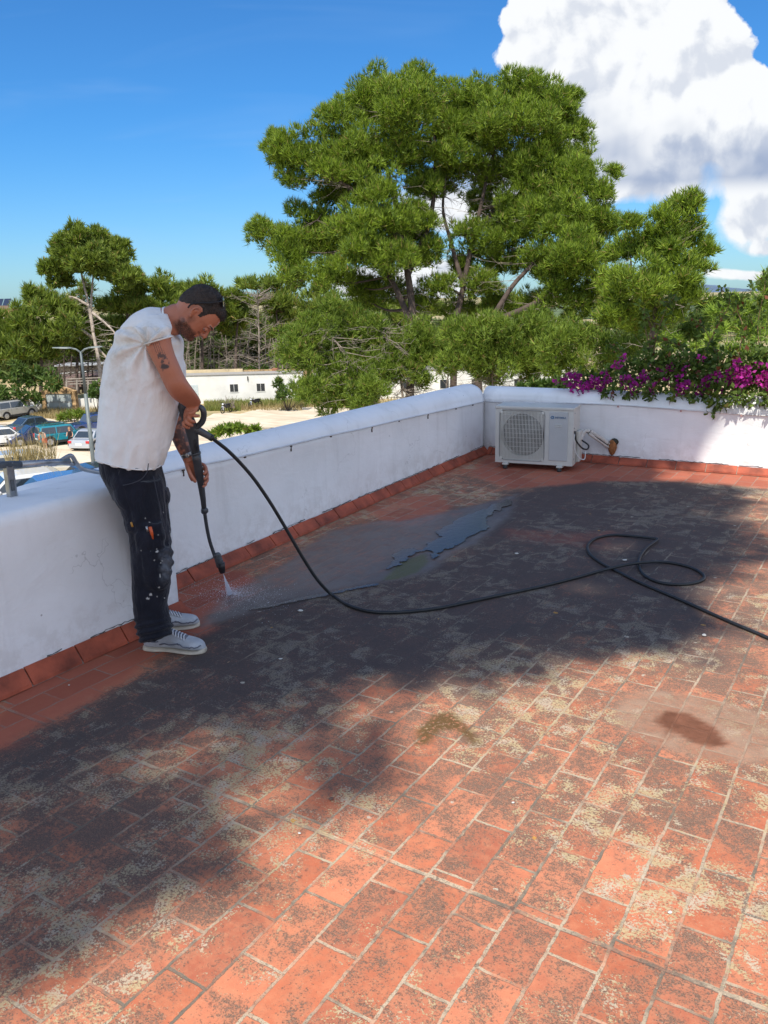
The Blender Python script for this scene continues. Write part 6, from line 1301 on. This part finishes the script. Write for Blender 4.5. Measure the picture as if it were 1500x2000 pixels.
# ================================================================ motorbikes
def motorbike(label,px,py,rz,c):
    p=gg(px,py); e=empty('motorbike',tuple(p),rz); tag(e,label,'motorbike','motorbikes parked at the grass edge')
    for x in(-.65,.65):
        q=MB(); P=[(x+.28*math.cos(a),0,.30+.28*math.sin(a)) for a in[2*math.pi*k/16 for k in range(17)]]; q.tube(P,0.05,6,cap=False); q.tube([(x,-.05,.3),(x,.05,.3)],.05,8)
        for k in range(3): a=k*1.047; q.tube([(x-.26*math.cos(a),0,.3-.26*math.sin(a)),(x+.26*math.cos(a),0,.3+.26*math.sin(a))],.012,4)
        q.obj('wheel',TYRE,e,True)
    q=MB(); q.rings([[(x,y*w_,z+h_*v) for y,v in((-1,-.6),(-1,.6),(0,1),(1,.6),(1,-.6),(0,-1))] for x,w_,z,h_ in((-.75,.04,.72,.06),(-.4,.13,.66,.13),(0,.16,.62,.2),(.3,.14,.75,.16),(.5,.10,.85,.12))]); o=q.obj('body',c,e,False); fixnorm(o)
    q=MB(); q.box((-.3,0,.82),(.62,.22,.09),bev=.03); q.obj('seat',TRIM,e,True)
    q=MB(); q.tube([(.65,0,.3),(.45,0,.95)],.035,6); q.tube([(.45,-.34,1.02),(.42,0,.98),(.45,.34,1.02)],.018,6); q.tube([(.45,-.2,1.0),(.45,-.28,1.18)],.01,4); q.tube([(.45,.2,1.0),(.45,.28,1.18)],.01,4); q.obj('handlebar',TRIM,e,True)
    q=MB(); q.ball((.55,0,.88),(.09,.10,.10),10,6); q.obj('headlight',WHL,e,True)
    q=MB(); q.box((.6,0,.5),(.1,.24,.4),bev=.04); q.obj('leg_shield',SIL,e,True)
motorbike('dark motorbike with handlebar turned outwards at the grass edge, left one',443,806,HD+2.7,DKG)
motorbike('black and chrome motorbike further right and back near the white building window',499,796,HD+2.5,DKG)
# ================================================================ street lamp
def lamp():
    D=42; top=at(157,681,D); g=terr(top[0],top[1]); rt=np.array([top[0],top[1],g]); e=empty('street_lamp',tuple(rt)); tag(e,'tall galvanised street lamp with two flat heads in the car park','street lamp')
    h=top[2]-g; STL=mat('grey_lamp_steel',(0.15,0.175,0.175),0.55,metal=0.2,var=0.1,scale=4)
    q=MB(); q.tube([(0,0,-.05),(0,0,1.0),(0,0,h*0.66)],[.115,.11,.095],12); q.obj('pole',STL,e,True)
    q=MB(); q.tube([(0,0,h*0.66),(0,0,h-0.15)],[.08,.065],12); q.obj('upper_pole',mat('dark_lamp_steel',(0.10,0.12,0.13),0.5,metal=0.4),e,True)
    r=np.array([math.cos(YAW),math.sin(YAW),0])
    for s,L,up in((-1,1.4,0.04),(1,1.15,0.04)):
        dirv=r*s; n=np.array([-dirv[1],dirv[0],0]); q=MB(); q.tube([np.array([0,0,h-0.2]),dirv*0.22+[0,0,h-0.03],dirv*0.5+[0,0,h+0.04]],[.05,.045,.045],8); a=q.obj('arm',STL,e,True)
        q=MB(); rr=[]
        for t,w_,th in((0.42,.08,.05),(0.6,.17,.07),(1.0,.19,.06),(L,.12,.03)):
            c=dirv*t+np.array([0,0,h+0.05+up*(t-.4)]); rr.append([c+n*w_*x+np.array([0,0,th*z]) for x,z in((-1,-.5),(-.8,.5),(.8,.5),(1,-.5))])
        q.rings(rr); hd=q.obj('lamp_head',STL,e,False); fixnorm(hd)
lamp()
# ================================================================ buildings
WWALL=mat('whitewash_far',(0.74,0.73,0.69),0.85,var=0.08,scale=0.6); ROOF=mat('flat_roof_edge',(0.33,0.31,0.28),0.9); WIN=mat('dark_window',(0.03,0.035,0.04),0.2); DOOR=mat('pale_door',(0.50,0.57,0.58),0.6); CRM=mat('cream_render',(0.66,0.54,0.34),0.9,var=0.12,scale=0.5); OCH=mat('ochre_render',(0.52,0.36,0.18),0.9,var=0.2,scale=0.8)
def wallbox(name,label,cat,p0,p1,dep,h,m,z0=None,h1=None):
    """prism along the line p0-p1 (front foot), depth away from the viewer"""
    a=np.array(p0[:2]);b=np.array(p1[:2]); d=(b-a);L=np.linalg.norm(d);d/=L;n=np.array([-d[1],d[0]]); 
    if n@a<0: n=-n
    z=min(terr(*a),terr(*b)) if z0 is None else z0; e=empty(name,(a[0],a[1],z)); tag(e,label,cat); h1=h if h1 is None else h1
    q=MB(); V=[(0,0,-.2),(L,0,-.2),(L,0,h1),(0,0,h),(0,dep,-.2),(L,dep,-.2),(L,dep,h1),(0,dep,h)]; X=np.array([d[0],d[1],0]);Y=np.array([n[0],n[1],0]); q.add([X*x+Y*y+np.array([0,0,zz]) for x,y,zz in V],[(0,1,2,3),(5,4,7,6),(4,0,3,7),(1,5,6,2),(3,2,6,7),(0,4,5,1)]); w_=q.obj('wall',m,e); fixnorm(w_)
    def P(x,y,zz): return X*x+Y*y+np.array([0,0,zz])
    return e,P,L,w_
def slab(P,x0,x1,y0,y1,z0,z1):
    q=MB(); V=[P(x,y,z) for x in(x0,x1) for y in(y0,y1) for z in(z0,z1)]; q.add(V,[(0,1,3,2),(4,6,7,5),(0,4,5,1),(2,3,7,6),(0,2,6,4),(1,5,7,3)]); return q
a=gg(335,790); b_=gg(592,783)
e,P,L,w_=wallbox('white_building','long low white building with small windows behind the motorbikes','building',a,b_,2.6,2.95,WWALL)
for x0,x1,z0,z1 in((0.0,1,0,0),):
    pass
def fx(px): return np.linalg.norm(gg(px,785+(335-px)*0.027+5)[:2]-np.array(a[:2]))
for cx in(459,511):
    x=fx(cx); o=slab(P,x-.42,x+.42,-.03,.05,1.15,1.95).obj('window',WIN,e); fixnorm(o); q=slab(P,x-.48,x+.48,-.05,.02,1.09,1.15); fr=q.obj('sill',WWALL,o); fixnorm(fr)
    q=slab(P,x-.02,x+.02,-.045,.0,1.15,1.95); f2=q.obj('frame',mat('white_frame',(0.7,0.7,0.68),0.5),o); fixnorm(f2)
x=fx(380); o=slab(P,x-.5,x+.5,-.03,.05,0.0,2.0).obj('door',DOOR,e); fixnorm(o)
o=slab(P,-.1,L+.1,-.08,2.7,2.95,3.02).obj('roof',ROOF,e); fixnorm(o)
o=slab(P,fx(486),fx(488),-.12,-.05,2.3,2.75).obj('wall_vent',WIN,e); fixnorm(o)
a2=gg(592,783); b2=gg(1120,778)
e,P,L,_=wallbox('white_building','white building glimpsed behind the trunks of the big pines','building',a2+[0.3,1.5,0],b2,6,3.0,WWALL)
for f in(.35,.5,.62,.78): o=slab(P,L*f,L*f+.9,-.03,.05,1.1,2.0).obj('window',WIN,e); fixnorm(o)
o=slab(P,-.1,L+.1,-.08,6.1,3.0,3.1).obj('roof',ROOF,e); fixnorm(o)
a3=at(330,742,91);b3=at(475,742,91); e,P,L,_=wallbox('cream_wall','long cream rendered wall behind the white building roof','wall',a3,b3,.4,at(400,722,91)[2]+8.8,CRM,z0=-8.8); 
a4=at(477,741,91);b4=at(535,741,91); e,P,L,_=wallbox('ochre_wall','ochre rendered wall between the cream wall and its brick pier','wall',a4,b4,.4,at(500,722,91)[2]+8.8,OCH,z0=-8.8)
a4=at(538,741,91);b4=at(640,745,91); e,P,L,_=wallbox('ochre_wall','orange tinted wall reaching behind the young pines','wall',a4,b4,.4,at(580,721,91)[2]+8.8,OCH,z0=-8.8)
o=slab(P,-.3,.3,-.2,.6,0,at(538,719,91)[2]+8.8).obj('pier',mat('brick_pier',(0.35,0.16,0.09),0.9),e); fixnorm(o)
# stone gateway
a5=gg(84,802);b5=gg(150,802); e,P,L,_=wallbox('stone_gateway','arched rubble stone gateway with two grey metal doors at the lot edge','gateway',a5,a5+(b5-a5)*0.12,.5,2.0,OCH)
Lg=np.linalg.norm((b5-a5)[:2]); STN=mat('rubble_stone',(0.46,0.30,0.15),0.9,var=0.45,scale=2.5,bump=1.0,bscale=5)
_.data.materials[0]=STN
o=slab(P,Lg*.88,Lg,0,.5,-.1,2.0).obj('jamb',STN,e); fixnorm(o)
q=MB(); rr=[]
for k in range(13):
    t=k/12; x=Lg*t; zz=2.0+0.42*math.sin(math.pi*t); rr.append([P(x,0,1.72 if 0.1<t<0.9 else 1.6),P(x,.5,1.72 if 0.1<t<0.9 else 1.6),P(x,.5,zz),P(x,0,zz)])
q.rings(rr); o=q.obj('arch',STN,e); fixnorm(o)
for i in(0,1):
    x0=Lg*(.12+.38*i)+.02; x1=x0+Lg*.38-.04; o=slab(P,x0,x1,.08,.13,0.05,1.74).obj('door',mat('grey_metal_door',(0.42,0.47,0.47),0.6,var=0.12,scale=2),e); fixnorm(o); o2=slab(P,x0,x1,.06,.08,.85,.92).obj('brace',TRIM if False else ROOF,o); fixnorm(o2)
wallbox('white_wall','low white wall stub left of the stone gateway','wall',gg(60,803),gg(83,802),.4,1.25,WWALL,h1=1.7)
wallbox('white_wall','low white wall running right from the stone gateway','wall',gg(152,800),gg(200,799),.4,1.1,WWALL)
# timber lean-to and road behind the lamp
e=empty('pergola',tuple(gg(160,790))); tag(e,'broken grey timber pergola behind the lamp post','pergola'); TB=mat('grey_timber',(0.30,0.26,0.22),0.9,var=0.3,scale=2)
rt=np.array(e.location)
for x in(130,150,172,188): q=MB(); A=at(x,775,84); q.tube([A-rt,at(x,742,84)-rt],.10,5); q.obj('post',TB,e)
for i,y in enumerate((741,746,751)): q=MB(); q.tube([at(128,y,84+i)-rt,at(196,y-3,84+i)-rt],.07,5); q.obj('beam',TB,e)
P4=[at(118,733,108),at(260,722,108),at(260,727,104),at(118,740,104)]; 
q=MB(); V=[*P4]; V=[tuple(v) for v in V]; q.add(V+[(v[0],v[1],v[2]-1.2) for v in V],[(0,1,2,3),(4,7,6,5),(0,3,7,4),(1,5,6,2),(3,2,6,7),(0,4,5,1)]); o=q.obj('road',mat('reddish_asphalt',(0.20,0.13,0.11),0.9,var=0.1)); fixnorm(o); tag(o,'raised reddish road beyond the gateway',kind='structure')
q=MB(); q.tube([at(118,731.5,106)+[0,0,.1],at(260,720.5,106)+[0,0,.1]],.10,4); o=q.obj('kerb',mat('white_kerb',(0.6,0.6,0.58),0.8)); tag(o,'pale kerb line of the raised road',kind='structure')
# brick building far left
a6=at(-60,636,170);b6=at(22,630,170); e,P,L,_=wallbox('brick_building','orange brick building with solar panels on its roof at the far left','building',a6,b6,12,at(0,602,170)[2]+9,mat('orange_brick',(0.50,0.25,0.14),0.9,var=0.08,scale=0.5),z0=-9)
hh=at(0,602,170)[2]+9
o=slab(P,L*.72,L*.86,-.05,.1,hh-2.2,hh-1.0).obj('window',mat('pale_shutter',(0.6,0.55,0.48),0.7),e); fixnorm(o)
o=slab(P,0,L,-.3,.1,hh-.1,hh+.5).obj('roof_edge',mat('brown_roof_edge',(0.22,0.15,0.11),0.8),e); fixnorm(o)
q=MB()
for k in range(5): x=L*(.1+.18*k); V=[P(x,.5,hh+.5),P(x+L*.16,.5,hh+.5),P(x+L*.16,2.0,hh+1.9),P(x,2.0,hh+1.9)]; V+=[v-np.array([0,0,.08]) for v in V]; q=MB(); q.add(V,[(0,1,2,3),(4,7,6,5),(0,3,7,4),(1,5,6,2),(3,2,6,7),(0,4,5,1)]); o=q.obj('solar_panel',mat('solar_glass',(0.02,0.03,0.06),0.2),e); fixnorm(o)
# parked machine under the trees left (dark shed roof)
e,P,L,_=wallbox('shed','dark open shed roof half hidden among the trunks','shed',at(112,722,112),at(195,716,112),4,1.6,mat('shed_wall',(0.22,0.2,0.17),0.9),z0=at(150,726,112)[2]-.8)
o=slab(P,-.3,L+.3,-.6,4.3,1.6,1.75).obj('roof',mat('shed_roof',(0.36,0.37,0.38),0.6),e); fixnorm(o)
# ================================================================ dry grass and reeds
def blades(name,label,boxes,n,h,w,m,seed=0):
    rng=np.random.default_rng(seed); outs=[]
    for (x0,y0,x1,y1,frac,D) in boxes:
        k=int(n*frac); xs=rng.uniform(x0,x1,k); ys=rng.uniform(y0,y1,k); B=[]
        for x,y in zip(xs,ys): B.append(gg(x,y) if D is None else (lambda p:np.array([p[0],p[1],p[2]]))(at(x,y,D+rng.normal()*0.4)))
        B=np.array(B); d=np.stack([rng.normal(size=k)*.25,rng.normal(size=k)*.25,np.ones(k)],1); L=(h*(0.4+0.8*rng.random(k)))[:,None]; s=unit(k); s[:,2]=0; s/=np.linalg.norm(s,axis=1,keepdims=True)+1e-6
        outs.append(np.stack([B-s*w,B+s*w,B+d*L],1).reshape(-1,3))
    o=link(name,tris_mesh(name,np.concatenate(outs),3),m,None,False); tag(o,label,'grass',kind='stuff'); return o
DRY=foliage_mat('dry_grass',(0.22,0.16,0.07),(0.46,0.37,0.19),trans=0.2,scale=0.4); GRN=foliage_mat('verge_grass',(0.10,0.14,0.03),(0.28,0.30,0.08),trans=0.25,scale=0.4)
blades('dry_grass','dry golden grass along the edge of the sandy lot',[(60,800,195,818,.35,None),(560,780,720,796,.3,None),(400,790,590,802,.2,None),(700,775,1080,792,.15,None)],9000,0.5,0.035,DRY,1)
blades('green_weeds','green weeds growing against the white building',[(400,783,470,803,.5,None),(470,782,600,795,.5,None)],6000,0.55,0.04,GRN,2)
blades('reeds','tall dry reeds standing in front of the cream van',[(14,888,112,912,1.0,34)],330,1.1,0.016,DRY,3)
q=MB(); 
for i in range(14): A=at(438+RNG.random()*20,797,80); q.tube([A,A+np.array([RNG.normal()*.5,RNG.normal()*.3,.6+RNG.random()*.9])],[.05,.01],4)
o=q.obj('brush_pile',TWIG); tag(o,'grey heap of cut branches against the white building','brush pile',kind='stuff')
